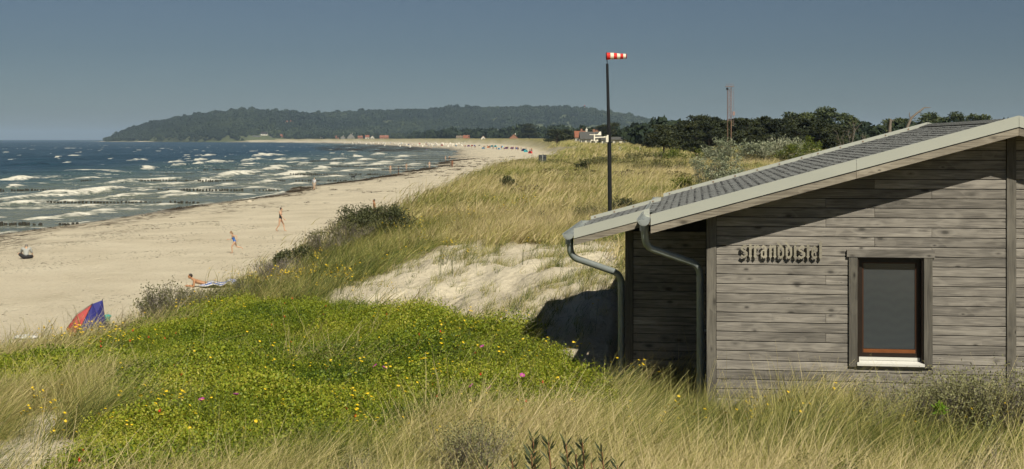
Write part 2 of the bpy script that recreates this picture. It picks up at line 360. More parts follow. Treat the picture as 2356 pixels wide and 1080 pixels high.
c = mixc(n, l, math_n(n, l, 'MULTIPLY', strr.outputs[0], 0.8), c, mixc(n, l, 1.0, c, (0.90, 0.885, 0.87), 'MULTIPLY'))
wk = attr_n(n, 'wrack'); wkn = ramp(n, [(0.42, (0, 0, 0)), (0.56, (1, 1, 1))]); l.new(nzs.outputs['Fac'], wkn.inputs[0])
wsp = noise_n(n, l, 1.2, 5, coord(n, l, 'Object', (1.6, 0.5, 1)))
wkr = ramp(n, [(0.46, (0, 0, 0)), (0.56, (1, 1, 1))]); l.new(wsp.outputs['Fac'], wkr.inputs[0])
c = mixc(n, l, math_n(n, l, 'MULTIPLY', math_n(n, l, 'MULTIPLY', wk.outputs['Fac'], wkr.outputs[0]), 0.9, clamp=True), c, (0.06, 0.045, 0.028))
c = mixc(n, l, attr_n(n, 'wet').outputs['Fac'], c, mixc(n, l, 1.0, c, (0.52, 0.50, 0.48), 'MULTIPLY'))
soil = ramp(n, [(0.3, (0.13, 0.12, 0.05)), (0.5, (0.24, 0.20, 0.10)), (0.7, (0.34, 0.28, 0.15))]); l.new(nz2.outputs['Fac'], soil.inputs[0])
turf = ramp(n, [(0.25, (0.10, 0.12, 0.035)), (0.5, (0.25, 0.22, 0.085)), (0.75, (0.34, 0.29, 0.12))]); l.new(noise_n(n, l, 0.12, 6, pos).outputs['Fac'], turf.inputs[0])
sl = mixc(n, l, attr_n(n, 'far').outputs['Fac'], soil.outputs[0], turf.outputs[0])
c = mixc(n, l, attr_n(n, 'veg').outputs['Fac'], c, sl)
l.new(c, b.inputs['Base Color']); b.inputs['Specular IOR Level'].default_value = 0.25
rr = math_n(n, l, 'MULTIPLY_ADD', attr_n(n, 'wet').outputs['Fac'], -0.55, 0.9); l.new(rr, b.inputs['Roughness'])
fp = n.new('ShaderNodeTexVoronoi'); fp.inputs['Scale'].default_value = 1.7; l.new(coord(n, l, 'Object', (1, 1, .2)), fp.inputs['Vector'])
fpr = ramp(n, [(0.0, (0, 0, 0)), (0.32, (1, 1, 1))]); l.new(fp.outputs['Distance'], fpr.inputs[0])
hh = math_n(n, l, 'ADD', math_n(n, l, 'MULTIPLY', nz2.outputs['Fac'], 1.0), math_n(n, l, 'MULTIPLY', nz3.outputs['Fac'], 0.25))
hh = math_n(n, l, 'ADD', hh, math_n(n, l, 'MULTIPLY', fpr.outputs[0], 0.9))
bump_n(n, l, hh, 0.9, 0.09, b)
tag(link('ground', me, None, None, m), 'pale sand beach and grassy dunes', None, kind='structure')

# ------------------------------------------------------------------ sea
def sea_pt(px, py): return hit(px, py, 0.15)
BRK = [(-40, 410, 117, 403, .5), (19, 428, 47, 425, .55), (145, 390, 286, 389, .45), (179, 408, 239, 406, .5), (261, 416, 406, 408, .65), (346, 423, 436, 419, .45), (-30, 458, 337, 428, .62), (-30, 470, 116, 461, .5), (126, 458, 170, 456, .3), (258, 450, 334, 446, .4),
       (274, 461, 321, 459, .22), (138, 494, 212, 487, .35), (53, 500, 126, 496, .3), (220, 482, 261, 478, .25), (271, 478, 305, 474, .25), (382, 449, 481, 441, .35), (371, 440, 422, 436, .35), (299, 366, 326, 364, .7), (384, 373, 415, 369, .8), (437, 367, 463, 364, .7),
       (466, 372, 500, 370, .7), (497, 371, 526, 368, .7), (409, 378, 463, 374, .7), (466, 356, 481, 354, .7), (315, 386, 349, 382, .5), (488, 406, 548, 398, .9), (532, 401, 598, 395, .6), (441, 414, 481, 410, .4), (450, 430, 475, 426, .3), (497, 423, 529, 419, .3), (582, 357, 600, 355, .8),
       (557, 366, 595, 364, .8), (548, 445, 580, 442, .25), (598, 390, 654, 380, 1.0), (610, 402, 713, 394, .8), (598, 418, 631, 412, .5), (606, 434, 628, 430, .3), (820, 367, 850, 364, .8), (792, 377, 827, 372, .6), (765, 364, 789, 362, .7), (808, 359, 820, 357, .7), (720, 386, 757, 382, .6), (751, 378, 776, 375, .5),
       (833, 389, 864, 386, .4), (855, 354, 870, 352, .9), (896, 359, 946, 356, .7), (908, 367, 930, 365, .5), (609, 356, 622, 354, .8), (635, 355, 647, 354, .8), (666, 364, 694, 362, .7), (619, 366, 647, 364, .7), (60, 443, 160, 441, .25), (300, 437, 352, 434, .3), (640, 407, 690, 403, .4), (700, 394, 740, 390, .4), (830, 378, 890, 373, .45), (770, 392, 810, 389, .35),
       (650, 372, 680, 370, .6), (690, 376, 716, 374, .6), (560, 380, 590, 378, .6), (860, 372, 900, 369, .5), (930, 376, 960, 374, .3), (150, 470, 210, 466, .22), (660, 420, 700, 417, .3), (560, 430, 610, 427, .25), (330, 468, 380, 464, .22), (740, 404, 790, 401, .3)]
ucol = np.linspace(-0.62, 0.06, 520)
yrow = np.concatenate([np.arange(84, 330, 0.85), np.geomspace(330, 1500, 220)[1:], np.geomspace(1500, 14000, 60)[1:]])
U, YY = np.meshgrid(ucol, yrow); XX = U * YY
sh = shore(YY); s_out = sh - XX                              # metres offshore
deep = sst(4, 120, s_out)
# wind waves run obliquely to the shore
amp = 0.08 + 0.36 * sst(6, 70, s_out)
ZZ = np.zeros_like(XX)
wr_ = random.Random(3)
for i in range(14):
    th = wr_.gauss(R(-62), 0.33); L = wr_.uniform(5, 26); k = 2 * math.pi / L; ph = wr_.uniform(0, 7)
    fade = 1 - sst(L * 28, L * 90, YY[:, :1])
    arg = k * (XX * math.cos(th) + YY * math.sin(th)) + ph + 2.0 * (fbm(XX / 60, YY / 60, 90 + i, 2) - .5)
    ZZ += (1 - 2 * np.abs(np.sin(arg / 2)) ** 1.2) * fade * (L / 26) ** 0.9 * 0.34
ZZ *= amp
foam = np.zeros_like(XX)
for (x0, y0, x1, y1, h) in BRK:
    p = sea_pt(x0, y0 + 2); q = sea_pt(x1, y1 + 2); dx, dy = q[0] - p[0], q[1] - p[1]; Lh = math.hypot(dx, dy) + 1e-6
    ux, uy = dx / Lh, dy / Lh; mx, my = (p[0] + q[0]) / 2, (p[1] + q[1]) / 2; D = my
    r0, r1 = np.searchsorted(yrow, (min(p[1], q[1]) - 25, max(p[1], q[1]) + 40)); c0, c1 = np.searchsorted(ucol, (min(p[0] / p[1], q[0] / q[1]) - 0.06, max(p[0] / p[1], q[0] / q[1]) + 0.06))
    W = np.s_[r0:r1, c0:c1]; Xw, Yw = XX[W], YY[W]
    al = (Xw - mx) * ux + (Yw - my) * uy
    ac = -(Xw - mx) * uy + (Yw - my) * ux                 # + is seaward / away
    ac = ac + (fbm(al / 3.0 + 9, Yw * 0 + h * 31, 101, 2) - .5) * 2.6
    tq = 2 * (al + (fbm(al / 2.5, Yw * 0 + h * 17, 103, 2) - .5) * Lh * 0.22) / (Lh * 1.6) + .10
    e = np.clip(1 - tq ** 2, 0, 1) ** .6 * (.62 + .38 * np.exp(-((tq - .30) / .45) ** 2))
    h2 = h * 0.88
    pk = 0.75 + 0.5 * fbm(al / 4.0, Yw * 0 + x0 * 0.01, 107, 2)
    wf = (0.7 + D * 0.004) * (.5 + fbm(al / 1.6, Yw * 0 + x1 * .03, 109, 2)); wb = 3.5 + D * 0.01
    prof = np.where(ac < 0, np.exp(-(ac / wf) ** 2), np.exp(-(ac / wb) ** 2))
    ZZ[W] += prof * e * h2 * pk
    fm = np.where(ac < 0, np.exp(-(ac / (wf * 1.5)) ** 2), np.exp(-(ac / 0.8) ** 2)) * e ** .55 * (.70 + .5 * fbm(al / 2.0, ac / 1.2 + x0, 113, 2))
    foam[W] = np.maximum(foam[W], fm)
# scattered small whitecaps farther out, and lacy foam in the surf
wc = fbm(XX / 9, YY / 22, 211, 2) * 0.55 + fbm(XX / 2.6, YY / 16, 215, 2) * 0.45
foam = np.maximum(foam, 0.95 * sst(.705, .745, wc) * sst(20, 60, s_out) * sst(150, 330, YY) * (1 - 0.5 * sst(700, 2500, YY)))
lace = sst(.46, .74, fbm(XX / 7 + .35 * YY / 4, YY / 3.0, 221, 3)) * (1 - sst(50, 110, s_out)) * 0.60
foam = np.maximum(foam, lace)
foam = np.maximum(foam, 0.8 * np.exp(-((s_out - 0.6) / 0.5) ** 2) * sst(.45, .6, fbm(XX / 4, YY / 6, 231, 2)))
ZZ = ZZ * sst(-1.0, 8, s_out) + 0.02
keep = s_out > -9
idx = np.arange(XX.size).reshape(XX.shape)
kq = keep[:-1, :-1] | keep[1:, 1:]
quads = np.stack([idx[:-1, :-1], idx[:-1, 1:], idx[1:, 1:], idx[1:, :-1]], -1)[kq]
used = np.unique(quads); remap = np.full(XX.size, -1); remap[used] = np.arange(len(used))
me = mesh_np('sea', np.stack([XX, YY, ZZ], -1).reshape(-1, 3)[used], remap[quads], True)
attr(me, 'foam', foam.ravel()[used]); attr(me, 'deep', deep.ravel()[used])
rpx, rpy = proj(XX, YY, 0)
weed = sst(.40, .56, fbm(XX / 7, YY / 26, 241, 3)) * (1 - sst(.5, 1.3, ((rpx - 890) / 170) ** 2 + ((rpy - 341.5) / 10) ** 2 + 0.5 * (fbm(XX / 20, YY / 60, 243, 2) - .5)))
attr(me, 'weed', weed.ravel()[used]); foam *= 1 - .45 * np.clip(weed, 0, 1); me.attributes['foam'].data.foreach_set('value', foam.ravel()[used].astype(np.float32))
m, n, l, b, o = newmat('sea')
dc = ramp(n, [(0.0, (0.15, 0.165, 0.125)), (0.18, (0.12, 0.15, 0.126)), (0.5, (0.065, 0.105, 0.105)), (1.0, (0.020, 0.051, 0.076))])
dn = noise_n(n, l, 0.05, 4, coord(n, l, 'Object', (1, 0.4, 1)))
l.new(math_n(n, l, 'ADD', attr_n(n, 'deep').outputs['Fac'], math_n(n, l, 'MULTIPLY_ADD', dn.outputs['Fac'], 0.3, -0.15)), dc.inputs[0])
c = mixc(n, l, attr_n(n, 'weed').outputs['Fac'], dc.outputs[0], (0.035, 0.028, 0.018))
fn = noise_n(n, l, 1.4, 6, coord(n, l, 'Object', (1.0, 0.7, 1))); fo = attr_n(n, 'foam')
ff = math_n(n, l, 'ADD', fo.outputs['Fac'], math_n(n, l, 'MULTIPLY_ADD', fn.outputs['Fac'], 1.1, -0.62))
fr = ramp(n, [(0.36, (0, 0, 0)), (0.72, (1, 1, 1))]); l.new(ff, fr.inputs[0])
fg = math_n(n, l, 'MULTIPLY', fr.outputs[0], math_n(n, l, 'GREATER_THAN', fo.outputs['Fac'], 0.05))
c = mixc(n, l, fg, c, (0.68, 0.66, 0.57))
l.new(c, b.inputs['Base Color'])
l.new(math_n(n, l, 'ADD', math_n(n, l, 'MULTIPLY_ADD', fg, 0.6, 0.22), math_n(n, l, 'MULTIPLY', attr_n(n, 'weed').outputs['Fac'], .45)), b.inputs['Roughness']); b.inputs['IOR'].default_value = 1.33
w1 = noise_n(n, l, 0.9, 5, coord(n, l, 'Object', (0.55, 1.0, 1))); w2 = noise_n(n, l, 0.16, 3, coord(n, l, 'Object', (0.6, 1, 1)))
bump_n(n, l, math_n(n, l, 'ADD', w1.outputs['Fac'], math_n(n, l, 'MULTIPLY', w2.outputs['Fac'], 2.5)), 1.0, 0.85, b)
tag(link('sea', me, None, None, m), 'choppy blue green sea with white breakers', None, kind='structure')
# ------------------------------------------------------------------ the hut
WOOD = wood_mat('weathered_boards', (0.182, 0.168, 0.148), (0.088, 0.082, 0.073), (0.315, 0.292, 0.255))
WOODZ = wood_mat('weathered_posts', (0.105, 0.097, 0.082), (0.055, 0.051, 0.043), (0.17, 0.158, 0.132), 'z')
BARGE = wood_mat('barge_wood', (0.21, 0.185, 0.145), (0.11, 0.095, 0.075), (0.33, 0.30, 0.24))
FLASH = M('sheet_metal_flashing', (0.40, 0.415, 0.365), 0.45, 0.10, 1.1, 0.0, spec=0.5, stretch=(1, 1, 2.5))
ZINC = M('weathered_zinc', (0.27, 0.305, 0.305), 0.32, 0.25, 9, 0.25, spec=0.7)
ZINCL = M('bright_zinc', (0.34, 0.37, 0.36), 0.4, 0.15, 9, 0.3, spec=0.5)
DARK = M('matt_near_black', (0.02, 0.021, 0.024), 0.9, 0.2, 8)
SCREW = M('screw_head', (0.25, 0.16, 0.10), 0.5, 0.2, 30, 0.4)
m, n, l, b, o = newmat('shingle')
t = noise_n(n, l, 60, 3, coord(n, l, 'Object')); t2 = noise_n(n, l, 1.3, 3, coord(n, l, 'Object')); oi = n.new('ShaderNodeObjectInfo')
cr = ramp(n, [(0.3, (0.165, 0.174, 0.17)), (0.7, (0.222, 0.23, 0.222))]); l.new(math_n(n, l, 'MULTIPLY_ADD', t2.outputs['Fac'], 0.35, math_n(n, l, 'MULTIPLY', t.outputs['Fac'], 0.65)), cr.inputs[0])
l.new(mixc(n, l, 1.0, cr.outputs[0], math_n(n, l, 'MULTIPLY_ADD', oi.outputs['Random'], 0.14, 0.93), 'MULTIPLY'), b.inputs['Base Color'])
b.inputs['Roughness'].default_value = 0.85; bump_n(n, l, t.outputs['Fac'], 0.4, 0.003, b)
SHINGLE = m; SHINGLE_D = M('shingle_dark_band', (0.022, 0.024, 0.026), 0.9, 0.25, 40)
hut = thing('beach_hut', 'grey weathered board hut with shallow shingle roof and raised wooden lettering', 'hut', (0, 0, 0), -TH)
ZT = lambda a: 6.598 + 0.277 * a                    # flashing top edge over the left slope
RA, RZ = 4.44, 6.598 + 0.277 * 4.44                  # ridge
def ztop(a): return ZT(a) if a <= RA else RZ - 0.277 * (a - RA)
def zund(a): return ztop(a) - 0.235                    # soffit
AL, AR = 0.16, 8.72; D0, D1 = 20.0, 26.5
EA, EAR = -0.655, 9.535; V0, V1 = 19.5, 27.06
XA, XD0, XD1 = -1.15, 22.2, 24.8; XE, XV0, XV1 = -1.966, 21.7, 25.3
Z0 = 3.42; BP = 0.14
hr = random.Random(5)
win = (2.30, 3.24, 4.27, 5.80)                        # clear opening in the boards
def board_poly(a0, a1, z0, z1):
    """outline of a board clipped under the roof, None when nothing is left"""
    if a1 - a0 < 0.03: return None
    poly = [(a0, z0), (a1, z0), (a1, z1), (a0, z1)]
    for (na_, nz_, c_) in ((-0.277, 1, 6.598 - 0.235), (0.277, 1, RZ + 0.277 * RA - 0.235)):
        out = []
        for i in range(len(poly)):
            p, q = poly[i - 1], poly[i]; fp = na_ * p[0] + nz_ * p[1] - c_; fq = na_ * q[0] + nz_ * q[1] - c_
            if (fp <= 0) != (fq <= 0): t_ = fp / (fp - fq); out.append((p[0] + (q[0] - p[0]) * t_, p[1] + (q[1] - p[1]) * t_))
            if fq <= 0: out.append(q)
        poly = out
        if len(poly) < 3: return None
    return poly
def front_board(a0, a1, zb, dface, parent):
    poly = board_poly(a0, a1, zb + 0.0045, zb + BP - 0.0045)
    if poly is None: return
    ca = sum(p[0] for p in poly) / len(poly); cz = sum(p[1] for p in poly) / len(poly)
    mb = MB(); j = hr.uniform(-0.0015, 0.0015)
    inner = [(p[0] - ca + (0.003 if p[0] < ca else -0.003), p[1] - cz + (0.005 if p[1] < cz else -0.005)) for p in poly]
    outer = [(p[0] - ca, p[1] - cz) for p in poly]; k = len(poly)
    V = [(p[0], j, p[1]) for p in inner] + [(p[0], j + 0.005, p[1]) for p in outer] + [(p[0], 0.024, p[1]) for p in outer]
    Fs = [tuple(range(k)), tuple(range(3 * k - 1, 2 * k - 1, -1))]
    for r_ in (0, 1):
        Fs += [(r_ * k + i, (r_ + 1) * k + i, (r_ + 1) * k + (i + 1) % k, r_ * k + (i + 1) % k) for i in range(k)]
    mb.add(V, Fs); mb.build('board', WOOD, parent, (ca, dface, cz))
def course_joints(a0, a1, i):
    if a1 - a0 < 3: return [a0, a1]
    base = [1.86, 3.35][i % 2] if i % 3 else 2.55
    js = [a0] + [x for x in (base, base + 2.9, base + 5.5) if a0 + .4 < x < a1 - .4 and hr.random() < 0.8] + [a1]
    return js
nb = int((RZ - Z0) / BP) + 1
for i in range(nb):
    zb = Z0 + i * BP
    for (s0, s1) in ((AL + 0.128, 4.378), (4.512, AR - 0.128)):
        js = course_joints(s0, s1, i)
        for a0, a1 in zip(js[:-1], js[1:]):
            if win[2] < zb + BP / 2 < win[3] and a0 < win[1] and a1 > win[0]:
                front_board(a0, min(a1, win[0]) - 0.001, zb, D0, hut); front_board(max(a0, win[1]) + 0.001, a1 - 0.002, zb, D0, hut)
            else: front_board(a0, a1 - 0.002, zb, D0, hut)
for i in range(18):                                   # recessed bay
    zb = Z0 + 0.05 + i * BP
    front_board(XA + 0.12, AL - 0.012, zb, XD0, hut)
# back sides as plain board skins
def side_wall(a, d0, d1, top, nm='side_board'):
    i = 0
    while Z0 + (i + 1) * BP < top:
        mb = MB(); mb.box((0, 0, 0), (0.024, d1 - d0, BP - 0.009)); mb.build(nm, WOOD, hut, (a, (d0 + d1) / 2, Z0 + (i + .5) * BP)); i += 1
side_wall(AL + 0.012, D0 + 0.03, XD0 - 0.002, zund(AL) - 0.02); side_wall(AL + 0.012, XD1 + 0.03, D1, zund(AL) - 0.02)
side_wall(XA + 0.012, XD0 + 0.03, XD1, zund(XA) - 0.02); side_wall(AR - 0.012, D0 + 0.03, D1, zund(AR) - 0.02)
mb = MB()                                            # dark core behind the boards, open behind the window
def core(poly, d0, d1): mb.prism(poly, 'y', d0, d1)
mb.prism([(AL + .04, Z0), (win[0] - .02, Z0), (win[0] - .02, zund(win[0]) - .03), (AL + .04, zund(AL) - .03)], 'y', D0 + .026, D0 + .12)
mb.prism([(win[1] + .02, Z0), (AR - .04, Z0), (AR - .04, zund(AR) - .03), (RA, zund(RA) - .03), (win[1] + .02, zund(win[1]) - .03)], 'y', D0 + .026, D0 + .12)
mb.prism([(win[0] - .019, Z0), (win[1] + .019, Z0), (win[1] + .019, win[2] - .02), (win[0] - .019, win[2] - .02)], 'y', D0 + .026, D0 + .12)
mb.prism([(win[0] - .019, win[3] + .02), (win[1] + .019, win[3] + .02), (win[1] + .019, zund(win[1]) - .04), (win[0] - .019, zund(win[0]) - .04)], 'y', D0 + .026, D0 + .12)
mb.prism([(AL + .04, Z0), (AR - .04, Z0), (AR - .04, zund(AR) - .03), (RA, zund(RA) - .03), (AL + .04, zund(AL) - .03)], 'y', D1 - .1, D1 + .02)
mb.prism([(XA + .04, Z0), (AL + .03, Z0), (AL + .03, zund(AL) - .03), (XA + .04, zund(XA) - .03)], 'y', XD0 + .026, XD1)
mb.box((AL + .065, (D0 + D1) / 2 + .1, (Z0 + 6.1) / 2), (.05, D1 - D0 - .5, 6.1 - Z0)); mb.box((AR - .065, (D0 + D1) / 2 + .1, (Z0 + 6.1) / 2), (.05, D1 - D0 - .5, 6.1 - Z0))
mb.build('wall_core', DARK, hut)
# corner posts and ridge post
def post(a0, a1, d, top, z0=Z0):
    mb = MB(); mb.prism([(a0, z0), (a1, z0), (a1, top((a1)) if callable(top) else top), (a0, top(a0) if callable(top) else top)], 'y', 0, 0.05)
    ob = mb.build('corner_post', WOODZ, hut, (0, d, 0)); return ob
post(AL - .012, AL + .125, D0 - .022, lambda a: zund(a) - .004); post(4.381, 4.509, D0 - .022, lambda a: zund(RA) - .06); post(AR - .125, AR + .012, D0 - .022, lambda a: zund(a) - .004)
post(XA - .012, XA + .115, XD0 - .022, lambda a: zund(a) - .004)
# roof
def slope_slab(mb, a0, a1, d0, d1, dz0, dz1, f=ztop):
    mb.prism([(a0, f(a0) + dz0), (a1, f(a1) + dz0), (a1, f(a1) + dz1), (a0, f(a0) + dz1)], 'y', d0, d1)
mb = MB(); slope_slab(mb, EA + .02, RA - .001, V0 + .045, V1 - .04, -.10, -.225); slope_slab(mb, RA + .001, EAR - .02, V0 + .045, V1 - .04, -.10, -.225)
slope_slab(mb, XE + .02, EA + .018, XV0 + .045, XV1 - .04, -.10, -.22)
mb.build('roof_deck', BARGE, hut)
CT_, ST_ = math.cos(math.atan(.277)), math.sin(math.atan(.277))
def strip_mesh(w_, variant, r_):
    """one shingle strip: local x down the slope (0..0.30), y along the eave, ragged teeth at the low edge; a dark band sits under the teeth above"""
    mb = MB(); nt_ = max(2, int(w_ / 0.085)); dep = [r_.choice([0.0, 0.03, 0.055, 0.06, 0.04]) for _ in range(nt_)]
    ph = r_.uniform(0, 6)
    y = 0.0
    for k in range(nt_):
        y0, y1 = w_ * k / nt_, w_ * (k + 1) / nt_
        e = 0.145 - dep[k] * 0.9 + 0.004 * math.sin(ph + 5 * y0)
        zz = 0.004 + 0.003 * r_.random()
        mb.add([(0.0, y0, 0.0), (0.0, y1, 0.0), (e, y1, zz), (e, y0, zz), (e, y1, -0.006), (e, y0, -0.006)], [(0, 1, 2, 3), (3, 2, 4, 5)], 0)
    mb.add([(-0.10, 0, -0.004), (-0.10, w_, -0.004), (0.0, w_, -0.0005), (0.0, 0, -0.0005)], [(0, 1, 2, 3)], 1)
    me = bpy.data.meshes.new('shingle_strip'); me.from_pydata(mb.v, [], mb.f); me.update(); me.polygons.foreach_set('material_index', mb.m)
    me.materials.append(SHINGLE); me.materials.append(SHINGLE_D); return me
def shingle_field(a0, a1, d0, d1, ns, parent, joined=None):
    wd = (d1 - d0) / ns; var = [strip_mesh(wd, v, random.Random(v)) for v in range(9)]
    nrow = int((a1 - a0) / (0.128 * CT_))
    for i in range(nrow):
        ae = a0 + (i + 1) * (a1 - a0) / nrow           # upper edge of the visible strip
        for k in range(ns):
            o_ = link('shingle', var[hr.randrange(9)], parent)
            o_.location = (ae, d0 + k * wd, ztop(ae) - 0.068 + 0.0012 * (i % 2) + hr.uniform(0, .002))
            o_.rotation_euler = (0, math.atan(.277) * 1.0, math.pi) if False else (0, 0, 0)
            o_.rotation_euler = (0, -math.atan(.277), 0); o_.scale = (-1, 1, 1)
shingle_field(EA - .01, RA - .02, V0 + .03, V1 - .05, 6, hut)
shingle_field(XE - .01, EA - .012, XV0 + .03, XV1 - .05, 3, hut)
mb = MB(); slope_slab(mb, RA + .01, EAR, V0 + .03, V1 - .05, -.068, -.09)
for i in range(40):
    a = RA + .1 + i * .125
    mb.prism([(a, ztop(a) - .06), (a + .12, ztop(a + .12) - .052), (a + .12, ztop(a + .12) - .064), (a, ztop(a) - .064)], 'y', V0 + .03, V1 - .05)
tag(mb.build('shingle_slope', SHINGLE, hut), kind='stuff')
mb = MB()                                            # ridge capping, overlapping pieces
for k in range(26):
    d0 = V0 + .04 + k * .288
    for s_ in (-1, 1):
        a_ = RA + s_ * .15
        mb.add([(RA, d0, RZ - .028), (RA, d0 + .31, RZ - .036), (a_, d0 + .31, ztop(a_) - .052), (a_, d0, ztop(a_) - .044)], [(0, 1, 2, 3)])
mb.build('ridge_cap', SHINGLE, hut)
# verge flashings, barge boards
def verge(name, a0, a1, d, th, ztp, zbt, mat, z2=None):
    mb = MB(); mb.prism([(0, ztop(a0) + zbt - ztop(a0)), (a1 - a0, ztop(a1) + zbt - ztop(a0)), (a1 - a0, ztop(a1) + ztp - ztop(a0)), (0, ztp)], 'y', 0, th)
    return mb.build(name, mat, hut, (a0, d, ztop(a0)))
for (a0, a1) in ((EA, 2.235), (2.239, RA - .002), (RA + .002, 6.9), (6.904, EAR)):
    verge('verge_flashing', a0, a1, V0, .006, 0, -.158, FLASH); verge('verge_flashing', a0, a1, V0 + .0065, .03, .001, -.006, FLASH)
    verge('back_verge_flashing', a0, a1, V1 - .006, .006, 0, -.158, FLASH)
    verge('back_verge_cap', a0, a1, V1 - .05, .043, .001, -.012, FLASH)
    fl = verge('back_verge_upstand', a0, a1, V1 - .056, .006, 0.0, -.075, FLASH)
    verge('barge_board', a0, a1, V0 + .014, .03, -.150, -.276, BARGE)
    verge('painted_shadow_line', a0, a1, V0 + .010, .003, -.150, -.172, DARK)  # solid near-black strip, paints the shade line under the flashing's lower edge
    if a0 < RA:
        kk = 0; a = a0 + .12
        while a < a1:
            mb = MB(); mb.tube([(0, -.006, 0), (0, .004, 0)], .016, 8); mb.build('screw', SCREW, fl, (a - a0, 0, ztop(a) - ztop(a0) - .035)); a += .43
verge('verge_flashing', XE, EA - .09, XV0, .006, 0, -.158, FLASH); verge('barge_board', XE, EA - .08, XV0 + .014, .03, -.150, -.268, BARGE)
fl = verge('back_verge_upstand', XE, EA + .0, XV1 - .056, .006, 0, -.075, FLASH); verge('back_verge_cap', XE, EA, XV1 - .05, .043, .001, -.012, FLASH); verge('back_verge_flashing', XE, EA, XV1 - .006, .006, 0, -.158, FLASH)
a = XE + .08
while a < EA: 
    mb = MB(); mb.tube([(0, -.006, 0), (0, .004, 0)], .016, 8); mb.build('screw', SCREW, fl, (a - XE, 0, ztop(a) - ztop(XE) - .035)); a += .36
# gutters and downpipes
def gutter(ac, zt, d0, d1):
    r_ = .088; n_ = 12; mb = MB()
    prof = [(ac + r_ * math.cos(t), zt + r_ * math.sin(t)) for t in [math.pi + math.pi * k / n_ for k in range(n_ + 1)]]
    inn = [(ac + (r_ - .004) * math.cos(t), zt + (r_ - .004) * math.sin(t)) for t in [math.pi + math.pi * k / n_ for k in range(n_ + 1)]]
    for P_, s_ in ((prof, 1), (inn, -1)):
        for k in range(n_): mb.add([(P_[k][0], d0, P_[k][1]), (P_[k + 1][0], d0, P_[k + 1][1]), (P_[k + 1][0], d1, P_[k + 1][1]), (P_[k][0], d1, P_[k][1])], [(0, 1, 2, 3)], 0, True)
    g = mb.build('gutter', ZINCL, hut)
    for d, s_ in ((d0, -1), (d1, 1)):
        mb = MB(); mb.prism(prof, 'y', d, d + s_ * .006)
        sm = [(ac + .72 * (p[0] - ac), zt - .012 + .72 * (p[1] - zt)) for p in prof]; mb.prism(sm, 'y', d + s_ * .0062, d + s_ * .010); mb.build('end_cap', ZINCL, g)
    mb = MB(); mb.tube([(ac - r_ - .004, d0, zt), (ac - r_ - .004, d1, zt)], .011, 8); mb.build('bead', ZINCL, g)
    k = d0 + .35
    while k < d1:
        mb = MB(); mb.box((ac + .05, k, zt + .012), (.20, .03, .004)); mb.build('bracket', ZINCL, g); k += .8
    return g
gutter(EA - .10, 6.335, V0 - .02, V1 + .02); gutter(XE - .085, 5.965, XV0 - .04, XV1 + .02)
def pipe(pts, parent=hut):
    P_ = [Vector(p) for p in pts]; out = [P_[0]]
    for i in range(1, len(P_) - 1):
        a_, b_, c_ = P_[i - 1], P_[i], P_[i + 1]; r_ = min(.17, (b_ - a_).length * .45, (c_ - b_).length * .45)
        s_ = b_ + (a_ - b_).normalized() * r_; e_ = b_ + (c_ - b_).normalized() * r_
        for k in range(7): t = k / 6; out.append(s_ * (1 - t) ** 2 + b_ * 2 * t * (1 - t) + e_ * t * t)
    out.append(P_[-1])
    mb = MB(); mb.tube(out, .054, 16); p = mb.build('downpipe', ZINC, parent)
    mb = MB(); mb.tube([P_[0] + Vector((0, 0, .03)), P_[0] + Vector((0, 0, -.07))], .066, 16); mb.build('outlet_collar', ZINC, p)
    for zc in (P_[-1].z + .5, P_[-1].z + 1.25):
        mb = MB(); mb.tube([(P_[-1].x, P_[-1].y, zc - .02), (P_[-1].x, P_[-1].y, zc + .02)], .059, 16); mb.box((P_[-1].x + .07, P_[-1].y, zc), (.09, .02, .03)); mb.build('pipe_clip', ZINC, p)
    mb = MB(); e_ = Vector(P_[-2]) + Vector((0, 0, -.24)); mb.tube([e_, e_ + Vector((0, 0, .06))], .058, 16); mb.build('pipe_socket', ZINC, p)
pipe([(XE - .085, 21.86, 5.86), (XE - .06, 21.90, 5.58), (-1.235, 22.32, 5.27), (-1.235, 22.32, 3.35)])
pipe([(EA - .10, 19.72, 6.23), (EA - .08, 19.76, 5.93), (.055, 20.28, 5.62), (.055, 20.28, 3.4)])
# window
wn = empty('window', (0, 0, 0)); wn.parent = hut
FR = M('dark_brown_frame', (0.022, 0.015, 0.011), 0.4, 0.25, 12); BEAD = M('orange_brown_bead', (0.20, 0.07, 0.022), 0.45, 0.2, 14); SILL = M('white_aluminium', (0.62, 0.615, 0.57), 0.35, 0.04, 5)
def wpart(name, boxes, mat):
    mb = MB()
    for (a0, a1, d0, d1, z0, z1) in boxes: mb.box(((a0 + a1) / 2, (d0 + d1) / 2, (z0 + z1) / 2), (a1 - a0, d1 - d0, z1 - z0))
    return mb.build(name, mat, wn)
def trim(name, a0, a1, z0, z1, mat, d=D0 - .035):
    mb = MB(); mb.box((0, 0, 0), (a1 - a0, .03, z1 - z0)); mb.build(name, mat, wn, ((a0 + a1) / 2, d + .015, (z0 + z1) / 2))
trim('trim_board', win[0] - .115, win[0] + .004, win[2] - .06, win[3] - .006, WOODZ); trim('trim_board', win[1] - .004, win[1] + .115, win[2] - .06, win[3] - .006, WOODZ)
trim('header_board', win[0] - .145, win[1] + .145, win[3] - .004, win[3] + .105, WOOD, D0 - .042)
wpart('reveal', [(win[0] + .004, win[0] + .03, D0 - .004, D0 + .16, win[2], win[3]), (win[1] - .03, win[1] - .004, D0 - .004, D0 + .16, win[2], win[3]), (win[0] + .03, win[1] - .03, D0 - .004, D0 + .16, win[3] - .03, win[3] - .007)], FR)
f0, f1, g0, g1 = win[0] + .03, win[1] - .03, win[2] + .07, win[3] - .03
